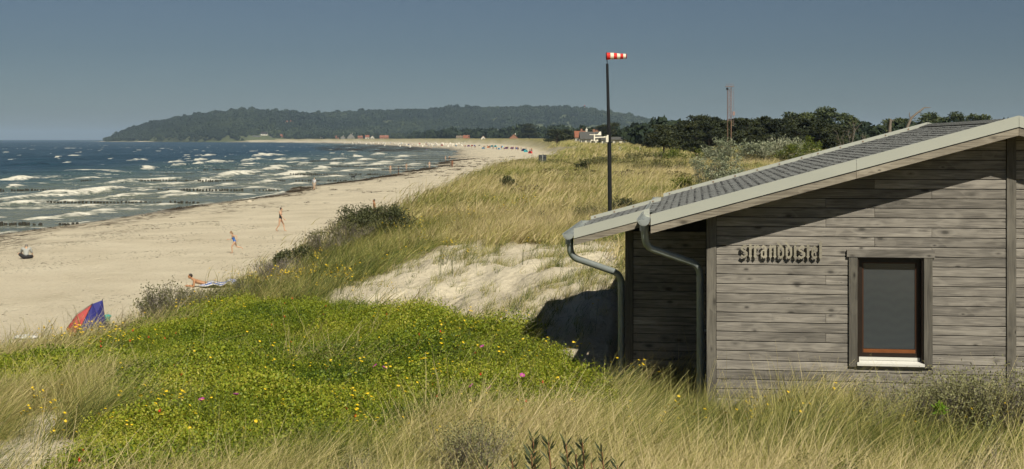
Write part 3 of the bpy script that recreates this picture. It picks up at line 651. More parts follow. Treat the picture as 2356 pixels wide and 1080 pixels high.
wpart('frame', [(f0, f0 + .055, D0 + .09, D0 + .15, g0, g1), (f1 - .055, f1, D0 + .09, D0 + .15, g0, g1), (f0 + .055, f1 - .055, D0 + .09, D0 + .15, g1 - .055, g1), (f0 + .055, f1 - .055, D0 + .09, D0 + .15, g0, g0 + .06)], FR)
h0, h1, k0, k1 = f0 + .055, f1 - .055, g0 + .06, g1 - .055
wpart('glazing_bead', [(h0 + .02, h1 - .02, D0 + .105, D0 + .14, k0, k0 + .05)], BEAD)
wpart('side_bead', [(h0, h0 + .02, D0 + .105, D0 + .14, k0, k1), (h1 - .02, h1, D0 + .105, D0 + .14, k0, k1), (h0 + .02, h1 - .02, D0 + .105, D0 + .14, k1 - .02, k1)], M('red_brown_bead', (0.055, 0.024, 0.012), 0.45, 0.2, 14))
m, n, l, b, o = newmat('window_glass')
wv = n.new('ShaderNodeTexWave'); wv.wave_type = 'BANDS'; wv.bands_direction = 'Z'; wv.inputs['Scale'].default_value = 2.2; wv.inputs['Distortion'].default_value = 6.0; wv.inputs['Detail'].default_value = 2
l.new(coord(n, l, 'Object', (2.5, 1, 1.0)), wv.inputs['Vector'])
l.new(mixc(n, l, wv.outputs['Fac'], (0.049, 0.056, 0.062), (0.053, 0.061, 0.066)), b.inputs['Base Color'])
b.inputs['Roughness'].default_value = 0.08; b.inputs['Specular IOR Level'].default_value = 0.5; b.inputs['Coat Weight'].default_value = 0.6
GLASS = m
wpart('pane', [(h0 + .02, h1 - .02, D0 + .12, D0 + .128, k0 + .055, k1 - .02)], GLASS)
mb = MB(); mb.prism([(D0 - .06, win[2] - .04), (D0 - .06, win[2] - .008), (D0 + .085, win[2] + .018), (D0 + .085, win[2] - .02)], 'x', win[0] - .002, win[1] + .002)
mb.box(((win[0] + win[1]) / 2, D0 + .09, win[2] + .045), (win[1] - win[0] - .08, .012, .045)); mb.build('sill', SILL, wn)
wpart('sill_board', [(f0, f1, D0 + .10, D0 + .16, win[2], g0 - .001)], FR)
# raised black-letter word: pen strokes (unit = x-height), extruded
LETM = wood_mat('letter_wood', (0.27, 0.25, 0.195), (0.21, 0.195, 0.15), (0.33, 0.305, 0.24), 'x', 2.0)
P = .145
def stroke(pts, w_):
    """mitred ribbon along a polyline"""
    n_ = len(pts); L_, R__ = [], []
    for i in range(n_):
        a_ = Vector(pts[max(i - 1, 0)]); c_ = Vector(pts[min(i + 1, n_ - 1)]); b_ = Vector(pts[i])
        t1 = (b_ - a_).normalized() if i > 0 else (c_ - b_).normalized(); t2 = (c_ - b_).normalized() if i < n_ - 1 else t1
        nn = Vector((-(t1.y + t2.y), t1.x + t2.x)).normalized(); k = 1 / max(.55, nn.dot(Vector((-t1.y, t1.x))))
        L_.append(b_ + nn * w_ / 2 * k); R__.append(b_ - nn * w_ / 2 * k)
    return [tuple(p) for p in L_] + [tuple(p) for p in reversed(R__)]
def diamond(x, y, s=.17): return [(x - s, y), (x, y - s * 1.25), (x + s, y), (x, y + s * 1.25)]
def stem(x, top=1.0, foot=True, cap=True, bot=.12):
    out = [stroke([(x, bot), (x, top)], .23)]
    if foot: out.append(diamond(x, .10))
    if cap: out.append(diamond(x, top - .02, .15))
    return out
GLY = {
 's': ([stroke([(.66, .92), (.42, 1.04), (.16, .86), (.16, .70), (.62, .40), (.62, .18), (.36, -.02), (.08, .14)], .19)], .78),
 't': (stem(.2, 1.22, True, False) + [stroke([(.02, .96), (.42, .96)], .13)], .46),
 'r': (stem(.2) + [stroke([(.26, .88), (.46, 1.02), (.62, .90)], .17)], .68),
 'a': (stem(.52, .92, True, False) + [stroke([(.52, .92), (.30, 1.04), (.14, .90)], .16), stroke([(.15, .58), (.15, .14), (.34, -.02), (.5, .14)], .17), stroke([(.15, .58), (.46, .66)], .13)], .80),
 'n': (stem(.18) + stem(.60) + [stroke([(.2, .86), (.42, 1.02), (.6, .9)], .15)], .80),
 'd': ([stroke([(.16, .16), (.16, .84), (.36, 1.0)], .2), stroke([(.16, .14), (.36, -.03), (.58, .18)], .18), stroke([(.58, .16), (.58, .80), (.30, 1.10), (.02, 1.40)], .19)], .76),
 'i': (stem(.2) + [diamond(.26, 1.30, .11)], .44),
 'e': ([stroke([(.16, .16), (.16, .84), (.36, 1.0), (.56, .84), (.54, .64), (.2, .46)], .17), stroke([(.16, .16), (.36, -.03), (.58, .14)], .16)], .72),
 'l': (stem(.2, 1.38, True, True), .44)}
sign = thing('raised_lettering', 'wooden black letter word stranddistel standing off the board wall left of the window', 'lettering', (0, 0, 0), -TH)
xa = 0.0; word = 'stranddistel'; tot = sum(GLY[c_][1] for c_ in word); sx = 1.185 / tot; xh = .158
for c_ in word:
    strokes, wd = GLY[c_]; mb = MB()
    for q, pl in enumerate(strokes):
        mb.prism([((p[0]) * sx, p[1] * xh) for p in pl], 'y', .0004 * q, .020 + .0004 * q)
    mb.box((wd * sx * .4, .035, .5 * xh), (.014, .045, .014))
    mb.build('letter', LETM, sign, (.63 + xa * sx, D0 - .065, 5.78)); xa += wd
# ------------------------------------------------------------------ vegetation masters (never linked to the scene, only instanced)
def blades_mesh(name, n_, h, spread, width, segs, seed, lean=(0.0, 0.4), bend=(0.3, 1.2), hv=0.35):
    r_ = np.random.default_rng(seed); V = []; Fq = []; bv = []
    base = np.stack([r_.normal(0, spread, n_), r_.normal(0, spread, n_)], 1)
    for i in range(n_):
        L = h * r_.uniform(1 - hv, 1 + hv * 0.6); th0 = r_.uniform(*lean); th1 = r_.uniform(*bend); az = r_.normal(0, 0.55)
        if r_.random() < 0.12: az += math.pi * r_.uniform(.5, 1.5); th1 *= .6
        d = np.array([math.cos(az), math.sin(az), 0]); p = np.array([base[i, 0], base[i, 1], -0.05]); wz = r_.uniform(0, math.pi)
        wv = np.array([math.cos(wz), math.sin(wz), 0.0]); wv = wv - d * wv.dot(d) * .3
        vv = r_.random(); n0 = len(V); wdt_ = width
        if r_.random() < .07: L *= 1.3; vv = 0.0; wdt_ = width * 1.35; th1 *= .6
        for s in range(segs + 1):
            t = s / segs; ww = wdt_ * (1 - t * 0.85) * 0.5
            V.append(p - wv * ww); V.append(p + wv * ww); bv += [vv, vv]
            th = th0 + th1 * (t + .5 / segs); p = p + (d * math.sin(th) + np.array([0, 0, math.cos(th)])) * L / segs
        for s in range(segs): k = n0 + 2 * s; Fq.append((k, k + 1, k + 3, k + 2))
    me = mesh_np(name, np.array(V), np.array(Fq)); attr(me, 'bv', bv); return me
def leaf_quads(C, Dv, Nv, ln, wd, fold=0.25):
    """diamond leaves at C (n,3) pointing along Dv with rough normals Nv"""
    Dv = Dv / (np.linalg.norm(Dv, axis=1, keepdims=True) + 1e-9); S = np.cross(Dv, Nv); S /= (np.linalg.norm(S, axis=1, keepdims=True) + 1e-9); N = np.cross(S, Dv)
    ln = np.asarray(ln)[:, None]; wd = np.asarray(wd)[:, None]
    a = C; b_ = C + Dv * ln * .5 + S * wd * .5 + N * wd * fold; c_ = C + Dv * ln; d = C + Dv * ln * .5 - S * wd * .5 + N * wd * fold
    V = np.stack([a, b_, c_, d], 1).reshape(-1, 3); i = np.arange(len(C))[:, None] * 4
    return V, np.concatenate([i, i + 1, i + 2, i + 3], 1)
def rand_dirs(r_, n_): v = r_.normal(size=(n_, 3)); return v / np.linalg.norm(v, axis=1, keepdims=True)
def leafy_mesh(name, n_, rad, h, ln, wd, seed, up=0.6, lo=0.0):
    r_ = np.random.default_rng(seed); q = r_.random(n_); ang_ = r_.uniform(0, 6.283, n_); rr = rad * np.sqrt(q)
    top = h * (1 - 0.45 * q) * (0.8 + 0.4 * r_.random(n_)); z = top * (lo + (1 - lo) * r_.random(n_) ** 0.45)
    C = np.stack([rr * np.cos(ang_), rr * np.sin(ang_), z], 1); D = rand_dirs(r_, n_) + np.array([0, 0, .15]); N = rand_dirs(r_, n_) * (1 - up) + np.array([0, 0, up])
    V, Q = leaf_quads(C, D, N, ln * r_.uniform(.7, 1.2, n_), wd * r_.uniform(.7, 1.2, n_))
    me = mesh_np(name, V, Q); attr(me, 'bv', np.repeat(r_.random(n_), 4)); return me
def flower_mesh(name, seed, nh, h, spread, size, stem_col=True):
    r_ = random.Random(seed); mb = MB()
    for k in range(nh):
        x, y = r_.gauss(0, spread), r_.gauss(0, spread); hh = h * r_.uniform(.8, 1.1); x2, y2 = x + r_.uniform(.0, .12), y + r_.uniform(-.05, .05)
        mb.tube([(x * .3, y * .3, -.05), (x, y, hh * .6), (x2, y2, hh)], [.004, .003, .0025], 3, 1, False)
        t1, t2 = r_.uniform(-.6, .6), r_.uniform(-.9, .3); rot = Matrix.Rotation(t1, 3, 'Y') @ Matrix.Rotation(t2, 3, 'X')
        ring = [rot @ Vector((size * (1 if i % 2 == 0 else .72) * math.cos(i * math.pi / 5), size * (1 if i % 2 == 0 else .72) * math.sin(i * math.pi / 5), .004)) + Vector((x2, y2, hh)) for i in range(10)]
        c_ = rot @ Vector((0, 0, .012)) + Vector((x2, y2, hh)); mb.add([c_] + ring, [(0, i + 1, (i + 1) % 10 + 1) for i in range(10)], 0)
    return mb.mesh(name)
SRC = {}
def source(key, meshes, mats):
    c = bpy.data.collections.new('master_' + key)
    for i, me_ in enumerate(meshes):
        for m_ in (mats if isinstance(mats, (list, tuple)) else [mats]): me_.materials.append(m_)
        c.objects.link(bpy.data.objects.new('%s_%02d' % (key, i), me_))
    SRC[key] = (c, len(meshes)); return c
def scatter(name, key, P_, rot, scl, tint, label, seed=1, parent=None):
    """one object of instanced plants"""
    c, nv = SRC[key]; N_ = len(P_); r_ = np.random.default_rng(seed)
    me_ = bpy.data.meshes.new(name); me_.vertices.add(N_); me_.vertices.foreach_set('co', np.asarray(P_, np.float32).ravel())
    attr(me_, 'rot', rot, 'FLOAT_VECTOR'); attr(me_, 'scl', scl, 'FLOAT_VECTOR'); attr(me_, 'idx', r_.integers(0, nv, N_), 'INT'); attr(me_, 'tint', tint)
    ob = link(name, me_, parent); md = ob.modifiers.new('plants', 'NODES')
    g = bpy.data.node_groups.new(name, 'GeometryNodeTree'); md.node_group = g
    g.interface.new_socket('Geometry', in_out='INPUT', socket_type='NodeSocketGeometry'); g.interface.new_socket('Geometry', in_out='OUTPUT', socket_type='NodeSocketGeometry')
    N, L = g.nodes, g.links; gi = N.new('NodeGroupInput'); go = N.new('NodeGroupOutput')
    ci = N.new('GeometryNodeCollectionInfo'); ci.inputs['Collection'].default_value = c; ci.inputs['Separate Children'].default_value = True; ci.inputs['Reset Children'].default_value = True
    ip = N.new('GeometryNodeInstanceOnPoints'); ip.inputs['Pick Instance'].default_value = True
    def na_(nm, ty):
        q = N.new('GeometryNodeInputNamedAttribute'); q.data_type = ty; q.inputs['Name'].default_value = nm; return [s_ for s_ in q.outputs if s_.enabled and s_.name == 'Attribute'][0]
    er = N.new('FunctionNodeEulerToRotation'); L.new(na_('rot', 'FLOAT_VECTOR'), er.inputs[0])
    L.new(gi.outputs[0], ip.inputs['Points']); L.new(ci.outputs[0], ip.inputs['Instance']); L.new(na_('idx', 'INT'), ip.inputs['Instance Index'])
    L.new(er.outputs[0], ip.inputs['Rotation']); L.new(na_('scl', 'FLOAT_VECTOR'), ip.inputs['Scale']); L.new(ip.outputs[0], go.inputs[0])
    tag(ob, label, None, kind='stuff'); return ob
GSTOPS = [(0.0, (0.60, 0.50, 0.28)), (0.28, (0.50, 0.43, 0.185)), (0.5, (0.37, 0.345, 0.105)), (0.75, (0.20, 0.23, 0.05)), (1.0, (0.07, 0.10, 0.024))]
GRASS = leaf_mat('marram_grass', GSTOPS, 0.25, 0.55)
ROSE = leaf_mat('rose_leaves', [(0.0, (0.46, 0.43, 0.07)), (0.22, (0.335, 0.36, 0.034)), (0.55, (0.21, 0.275, 0.020)), (1.0, (0.055, 0.10, 0.012))], 0.28, 0.5)
YEL = M('yellow_petals', (0.72, 0.50, 0.012), 0.5, 0.15, 30); STEM = M('green_stem', (0.10, 0.12, 0.03), 0.7, 0.2, 20)
source('grass_near', [blades_mesh('grass_near', 130, .80, .21, .0095, 6, 100 + i, (0.05, .65), (.4, 1.5)) for i in range(5)], GRASS)
source('grass_mid', [blades_mesh('grass_mid', 96, .72, .26, .017, 4, 120 + i, (0.05, .6), (.4, 1.4)) for i in range(5)], GRASS)
source('grass_far', [blades_mesh('grass_far', 85, .70, .55, .034, 3, 140 + i, (0.05, .6), (.4, 1.3)) for i in range(4)], GRASS)
source('grass_vfar', [blades_mesh('grass_vfar', 40, .75, .9, .09, 2, 160 + i) for i in range(4)], GRASS)
source('rose', [leafy_mesh('rose', 420, .38, .44, .032, .023, 200 + i, 0.5) for i in range(5)], ROSE)
source('flower', [flower_mesh('flower', 300 + i, [1, 2, 3, 4][i], .52, .06, .022) for i in range(4)], [YEL, STEM])
source('tuft_small', [blades_mesh('tuft_small', 18, .30, .05, .008, 3, 330 + i, (0, .6), (.3, 1.5)) for i in range(4)], GRASS)
def cand(n_, y0, y1, u0=-0.50, u1=0.47, power=1.0):
    """ground positions spread evenly over the view wedge and a margin beside it"""
    Y = np.sqrt(rng.random(n_) * (y1 ** 2 - y0 ** 2) + y0 ** 2); return Y * rng.uniform(u0, u1, n_), Y
def in_hut(X, Y, mrg=0.15):
    a = X * math.cos(TH) - Y * math.sin(TH); d = X * math.sin(TH) + Y * math.cos(TH)
    return ((a > AL - mrg) & (a < AR + mrg) & (d > D0 - mrg) & (d < D1 + mrg)) | ((a > XA - mrg) & (a < AL) & (d > XD0 - mrg) & (d < XD1 + mrg))
def hidden(X, Y):
    """ground the hut hides from here and from a step aside"""
    a = X * math.cos(TH) - Y * math.sin(TH); d = X * math.sin(TH) + Y * math.cos(TH); k = a / np.maximum(d, .1)
    return (d > D1 + 2) & (k > 0.16 / 20 + .06) & (Y < 60)
def in_rose(X, Y, Z, jit=True):
    px, py = proj(X, Y, Z + .40)
    if jit: px = px + (fbm(X * .9, Y * .9, 141, 3) - .5) * 90 * 20 / Y; py = py + (fbm(X * .9, Y * .9, 151, 3) - .5) * 55 * 20 / Y
    return inpoly(px, py, ROSE_POLY)
def grass_zone(name, key, n_, y0, y1, smin, smax, label, tb=0.0):
    X, Y = cand(n_, y0, y1); Z = ground_z(X, Y); cov = veg_cover(X, Y)
    dens = sst(.28, .60, fbm(X / 1.1, Y / 1.1, 171, 2)) * .75 + .25
    ok = (rng.random(len(X)) < cov * dens) & ~in_hut(X, Y) & ~hidden(X, Y)
    if y0 < 20: ok &= ~((proj(X, Y, Z)[0] < 330) & (proj(X, Y, Z)[1] > 1030) & (rng.random(len(X)) < .8))
    if y0 < 20: ok &= ~((proj(X, Y, Z)[0] > 1930) & (Y > 14.5) & (rng.random(len(X)) < .6))
    if y0 < 34: ok &= (~in_rose(X, Y, Z)) | (rng.random(len(X)) < .032)
    X, Y, Z = X[ok], Y[ok], Z[ok]; N_ = len(X)
    s = rng.uniform(smin, smax, N_) * (.75 + .5 * fbm(X / 2.2, Y / 2.2, 181, 2))
    tint = (fbm(X / 4.5, Y / 5.5, 191, 3) - .5) * 1.35 + rng.normal(0, .06, N_) + tb
    tint = tint + .28 * sst(.55, .75, fbm(X / 7, Y / 9, 193, 2))
    rot = np.stack([np.zeros(N_), rng.normal(.2, .12, N_), rng.normal(0.1, .4, N_)], 1)
    return scatter(name, key, np.stack([X, Y, Z], 1), rot, np.stack([s, s, s * rng.uniform(.85, 1.1, N_)], 1), tint, label)
grass_zone('marram_grass', 'grass_near', 4700, 9, 24, .75, 1.15, 'straw coloured dune grass bent by the wind in the foreground', .03)
grass_zone('marram_grass', 'grass_mid', 7800, 24, 58, .8, 1.2, 'wind combed dune grass round the bare sand hollow', -.01)
grass_zone('marram_grass', 'grass_far', 23500, 58, 165, .85, 1.2, 'yellow green grass covering the dune ridge along the beach', -.03)
grass_zone('marram_grass', 'grass_vfar', 42000, 165, 620, .9, 1.3, 'far dune grass below the pine wood', -.08)
# sparse tufts on the bare sand
X, Y = cand(13000, 13, 42, -.2, .1); Z = ground_z(X, Y); px, py = proj(X, Y, Z)
ok = inpoly(px, py, SAND_POLY) & ~in_hut(X, Y) & (rng.random(len(X)) < .05 + .55 * sst(.46, .70, fbm(X / 1.1, Y / 1.1, 263, 3)) * sst(880, 1200, px))
X, Y, Z = X[ok], Y[ok], Z[ok]; N_ = len(X); s = rng.uniform(.6, 1.5, N_)
scatter('sand_tufts', 'tuft_small', np.stack([X, Y, Z], 1), np.stack([np.zeros(N_), np.zeros(N_), rng.uniform(-1, 1, N_)], 1), np.stack([s, s, s], 1), rng.normal(.20, .28, N_), 'sparse dry tufts growing on the bare sand slope')
# rose thicket
X, Y = cand(16500, 11, 36, -.5, .1); Z = ground_z(X, Y); ok = in_rose(X, Y, Z) & ~in_hut(X, Y, .5); X, Y, Z = X[ok], Y[ok], Z[ok]; N_ = len(X)
s = rng.uniform(.6, 1.2, N_) * (.38 + .75 * fbm(X / .9, Y / .9, 271, 2) + .45 * fbm(X / 2.6, Y / 2.6, 273, 2)) * .98
thick = scatter('rose_thicket', 'rose', np.stack([X, Y, Z], 1), np.stack([rng.normal(0, .15, N_), rng.normal(0, .15, N_), rng.uniform(0, 6.28, N_)], 1), np.stack([s, s, s], 1), (fbm(X / 1.5, Y / 1.5, 281, 3) - .40) * .9 + (fbm(X / .5, Y / .5, 283, 2) - .5) * .5, 'low bright green rose thicket in front of the sand hollow')
RX, RY, RZ_ = X, Y, Z
# yellow flowers
FL = [(230, 800, 130, 25, 90), (120, 790, 90, 20, 30), (420, 720, 110, 30, 60), (640, 640, 90, 25, 90), (700, 600, 60, 20, 40), (560, 650, 80, 30, 50), (760, 650, 90, 25, 50), (1150, 460, 130, 25, 60), (930, 530, 90, 30, 60), (1000, 510, 120, 25, 40), (1060, 780, 220, 40, 55), (1150, 850, 200, 50, 45),
      (600, 850, 500, 90, 60), (300, 1000, 250, 60, 50), (800, 1000, 400, 60, 60), (1600, 1010, 500, 45, 70), (2150, 1010, 200, 40, 25), (1000, 600, 160, 30, 30), (1250, 470, 150, 30, 30), (60, 1000, 70, 40, 25), (850, 490, 60, 15, 15), (900, 900, 300, 60, 60), (1420, 890, 40, 15, 8), (820, 690, 80, 15, 15)]
pts = []
for (x, y, rx, ry, n_) in FL:
    for k in range(int(n_ * .5)):
        q = hit(x + random.gauss(0, rx * .5), min(1078, max(430, y + 25 + random.gauss(0, ry * .5)))); 
        if q[1] < 120 and not in_hut(np.array([q[0]]), np.array([q[1]]), .3)[0]: pts.append(q)
P_ = np.array(pts); N_ = len(P_); s = rng.uniform(.8, 1.25, N_) * np.clip(P_[:, 1] / 26, 1.0, 2.2) ** .35
scatter('yellow_flowers', 'flower', P_, np.stack([rng.normal(0, .1, N_), rng.uniform(0, .35, N_), rng.normal(0, .5, N_)], 1), np.stack([s, s, s], 1), np.zeros(N_), 'small yellow flowers dotted through grass and roses')
# pink blossoms and orange hips on the thicket
PINK = M('pink_petals', (0.42, 0.06, 0.30), 0.5, 0.2, 40); HIP = M('rose_hip', (0.60, 0.05, 0.015), 0.35, 0.2, 40)
mb = MB()
for k in range(6):
    a = k * 1.047; rot = Matrix.Rotation(a, 3, 'Z') @ Matrix.Rotation(-.5, 3, 'Y'); mb.ball(rot @ Vector((.032, 0, .0)), (.028, .024, .006), 8, 4, 0, rot)
mb.ball((0, 0, .012), .012, 8, 4, 1); blossom = mb.mesh('rose_blossom'); blossom.materials.append(PINK); blossom.materials.append(YEL)
mb = MB(); mb.ball((0, 0, 0), (.017, .017, .014), 8, 6); mb.tube([(0, 0, .012), (0, 0, .03)], [.006, .009], 5); hipm = mb.mesh('rose_hip'); hipm.materials.append(HIP)
def on_thicket(px, py, Z_=.42):
    best = min(range(0, len(RX)), key=lambda i: (proj(RX[i], RY[i], RZ_[i] + Z_)[0] - px) ** 2 + (proj(RX[i], RY[i], RZ_[i] + Z_)[1] - py) ** 2)
    return (RX[best], RY[best], RZ_[best] + Z_ + .04)
for (px, py) in [(462, 927), (543, 912), (863, 850), (887, 852), (1116, 806), (1089, 900), (1125, 902), (1196, 873)]:
    o_ = link('rose_blossom', blossom, thick, on_thicket(px, py)); o_.rotation_euler = (random.uniform(.3, .9), random.uniform(-.3, .3), random.uniform(0, 6)); o_.scale = (.85,) * 3
for k in range(46):
    i = random.randrange(len(RX)); o_ = link('rose_hip', hipm, thick, (RX[i], RY[i], RZ_[i] + random.uniform(.36, .46))); o_.rotation_euler = (random.uniform(-.6, .6), random.uniform(-.6, .6), 0)
# ------------------------------------------------------------------ hill with its wood
SKY = [(150, 322), (236, 322), (262, 311), (280, 301), (300, 293), (350, 282), (396, 273), (405, 267), (413, 270), (440, 266), (500, 258), (560, 254), (620, 256), (690, 261), (715, 265), (760, 261), (850, 258), (960, 254), (1050, 249), (1150, 250), (1200, 248), (1260, 247),
       (1310, 250), (1345, 251), (1400, 259), (1440, 266), (1500, 279), (1560, 289), (1640, 299), (1760, 308), (2000, 313), (2500, 316)]
hu = np.linspace((130 - CX) / F, (2460 - CX) / F, 330)
hpx = CX + hu * F
ysk = np.interp(hpx, [p[0] for p in SKY], [p[1] for p in SKY])
Yr = 4100 + 250 * sst(700, 780, hpx)
hz_ = (HY + 1.0 - ysk) / F * Yr + CAMZ - 9.0; hz_ = np.maximum(hz_, 0)
Yb = Yr - 250 - 560 * sst(236, 520, hpx)
tt = np.concatenate([np.linspace(0, 1, 46), np.linspace(1, 1.9, 14)[1:]])
HT, HU = np.meshgrid(tt, np.arange(len(hu)), indexing='ij')
HYY = Yb[None] + (Yr - Yb)[None] * HT; HXX = hu[None] * HYY
prof = np.where(HT <= 1, 0.10 * sst(0, .06, HT) + .90 * np.clip(HT, 0, 1) ** .9 * (1.0 - .0 * HT), 1 - .55 * sst(1, 1.9, HT))
HZ = hz_[None] * prof + 0.5
HZ = HZ + (fbm(HXX / 140, HYY / 260, 401, 3) - .5) * 22 * sst(0, .25, HT) * (1 - sst(.8, 1.0, HT)) * sst(4, 30, hz_)[None]
HZ = np.where((hz_[None] < 1.0) | (HT <= 0), -2.0, HZ); HZ[0] = -3
nr, na = HZ.shape; idx = np.arange(nr * na).reshape(nr, na); quads = np.stack([idx[:-1, :-1], idx[:-1, 1:], idx[1:, 1:], idx[1:, :-1]], -1).reshape(-1, 4)
HILLM = M('hill_grass', (0.085, 0.10, 0.040), 0.9, 0.45, 0.012)
tag(link('hill', mesh_np('hill', np.stack([HXX, HYY, HZ], -1).reshape(-1, 3), quads, True), None, None, HILLM), 'wooded headland hill behind the bay', None, kind='structure')
def hill_pt(px, t):
    j = (px - CX) / F; i = (j - hu[0]) / (hu[1] - hu[0]); i0 = np.clip(np.floor(i).astype(int), 0, len(hu) - 2); f = i - i0
    k = np.interp(t, tt, np.arange(len(tt))); k0 = np.clip(np.floor(k).astype(int), 0, len(tt) - 2); g = k - k0
    def bl(A): return (A[k0, i0] * (1 - f) + A[k0, i0 + 1] * f) * (1 - g) + (A[k0 + 1, i0] * (1 - f) + A[k0 + 1, i0 + 1] * f) * g
    return bl(HXX), bl(HYY), bl(HZ)
def crown_mesh(name, seed, n_=70, lobes=5, leaf=.42):
    """unit crown: overlapping lobes of leaf-clump faces"""
    r_ = np.random.default_rng(seed); Cs = []; Ns = []
    lc = np.stack([r_.normal(0, .36, lobes), r_.normal(0, .36, lobes), r_.uniform(.3, .8, lobes)], 1); lr = r_.uniform(.38, .6, lobes)
    which = r_.integers(0, lobes, n_); d = rand_dirs(r_, n_); d[:, 2] = np.abs(d[:, 2]) * .9 - .15 * r_.random(n_)
    C = lc[which] + d * lr[which][:, None] * r_.uniform(.75, 1.05, n_)[:, None]
    D = rand_dirs(r_, n_); V, Q = leaf_quads(C - D * leaf * .5, D, d + .5 * rand_dirs(r_, n_), np.full(n_, leaf) * r_.uniform(.7, 1.3, n_), np.full(n_, leaf) * r_.uniform(.6, 1.1, n_), .15)
    me_ = mesh_np(name, V, Q); attr(me_, 'bv', np.repeat(np.clip(.5 * r_.random(n_) + .5 * r_.random(lobes)[which], 0, 1), 4)); return me_
WOODM = leaf_mat('far_wood_leaves', [(0.0, (0.060, 0.078, 0.028)), (0.45, (0.034, 0.051, 0.022)), (1.0, (0.015, 0.027, 0.014))], 0.1, 0.8)
source('crown', [crown_mesh('crown', 500 + i, 120, 6, .44) for i in range(6)], WOODM)
n_ = 19000
px = rng.uniform(238, 1760, n_); t = rng.random(n_) ** .85 * 1.05 + .012; X, Y, Z = hill_pt(px, t)
open_ = (fbm(X / 120, Y / 170, 411, 3) > .70) & (t < .75) & (t > .15) | ((px > 1130) & (px < 1520) & (t < .72) & (fbm(X / 90, Y / 140, 415, 3) > .40)) | ((px > 1430) & (t < .85))
HILL_H = [(608, 309, 15), (590, 317, 18), (652, 314, 14), (659, 281, 6), (672, 282, 8), (576, 318, 5), (624, 316, 4)]
def hill_hit(px, py):
    t_ = np.linspace(.05, 1, 400); X_, Y_, Z_ = hill_pt(np.full(400, float(px)), t_); yy = proj(X_, Y_, Z_)[1]; i = int(np.argmax(yy <= py)) if (yy <= py).any() else 399
    return float(X_[i]), float(Y_[i]), float(Z_[i])
HILL_P = [hill_hit(a, b_ + 3) for a, b_, c_ in HILL_H]
for (hx, hy, hw), q in zip(HILL_H, HILL_P):
    tpy = proj(X, Y, Z + 8)[1]
    Z = np.where((np.abs(px - hx) < hw * .5 + 5) & (Y < q[1] + 12) & (Y > q[1] - 140), -9, Z)
ok = (Z > .8) & ((~open_) | (rng.random(n_) < .10)); X, Y, Z, px = X[ok], Y[ok], Z[ok], px[ok]; N_ = len(X)
s = rng.uniform(5.5, 10.5, N_) * np.interp(px, [238, 420, 700], [.55, .8, 1.0])
s = s * np.where(rng.random(N_) < .12, 1.45, 1.0)
scatter('hill_wood', 'crown', np.stack([X, Y, Z - s * .15], 1), np.stack([np.zeros(N_), np.zeros(N_), rng.uniform(0, 6.28, N_)], 1), np.stack([s, s, s * rng.uniform(.85, 1.35, N_)], 1), (fbm(X / 150, Y / 240, 421, 3) - .5) * 1.4 + .14, 'dense deciduous wood covering the far hill')
# belts of trees behind the dunes, read as one mass
def belt(name, y0, y1, px0, px1, n_, s0, s1, label, tb=.25):
    Y = rng.uniform(y0, y1, n_ * 3); px = rng.uniform(px0, px1, n_ * 3); X = Y * (px - CX) / F; ok = X > dfoot(Y) + 22 + Y * .006; ok &= (rng.random(n_ * 3) < .6) & ~((px > 1325) & (px < 1455) & (Y < 425)); X, Y = X[ok][:n_], Y[ok][:n_]; n_ = len(X); Z = ground_z(X, Y) - .5; s = rng.uniform(s0, s1, n_)
    scatter(name, 'crown', np.stack([X, Y, Z], 1), np.stack([np.zeros(n_), np.zeros(n_), rng.uniform(0, 6.28, n_)], 1), np.stack([s, s, s * rng.uniform(.9, 1.3, n_)], 1), (fbm(X / 60, Y / 90, 431, 2) - .5) * .8 + tb, label)
belt('village_trees', 2750, 3350, 600, 960, 420, 4, 10, 'mixed green trees at the foot of the hill round the village', .05)
belt('village_trees', 1250, 2500, 940, 1330, 620, 4.5, 10.0, 'dark tree belt behind the distant dunes', .32)
belt('village_trees', 620, 900, 1230, 1520, 130, 3.5, 6.0, 'dark scrub and trees behind the white house', .3)
belt('village_trees', 300, 460, 1440, 2360, 420, 3.2, 5.2, 'dense green trees filling in behind the pines', .35)
belt('dune_scrub', 260, 420, 1230, 1520, 60, .9, 1.6, 'low dark scrub in front of the white house', .3)
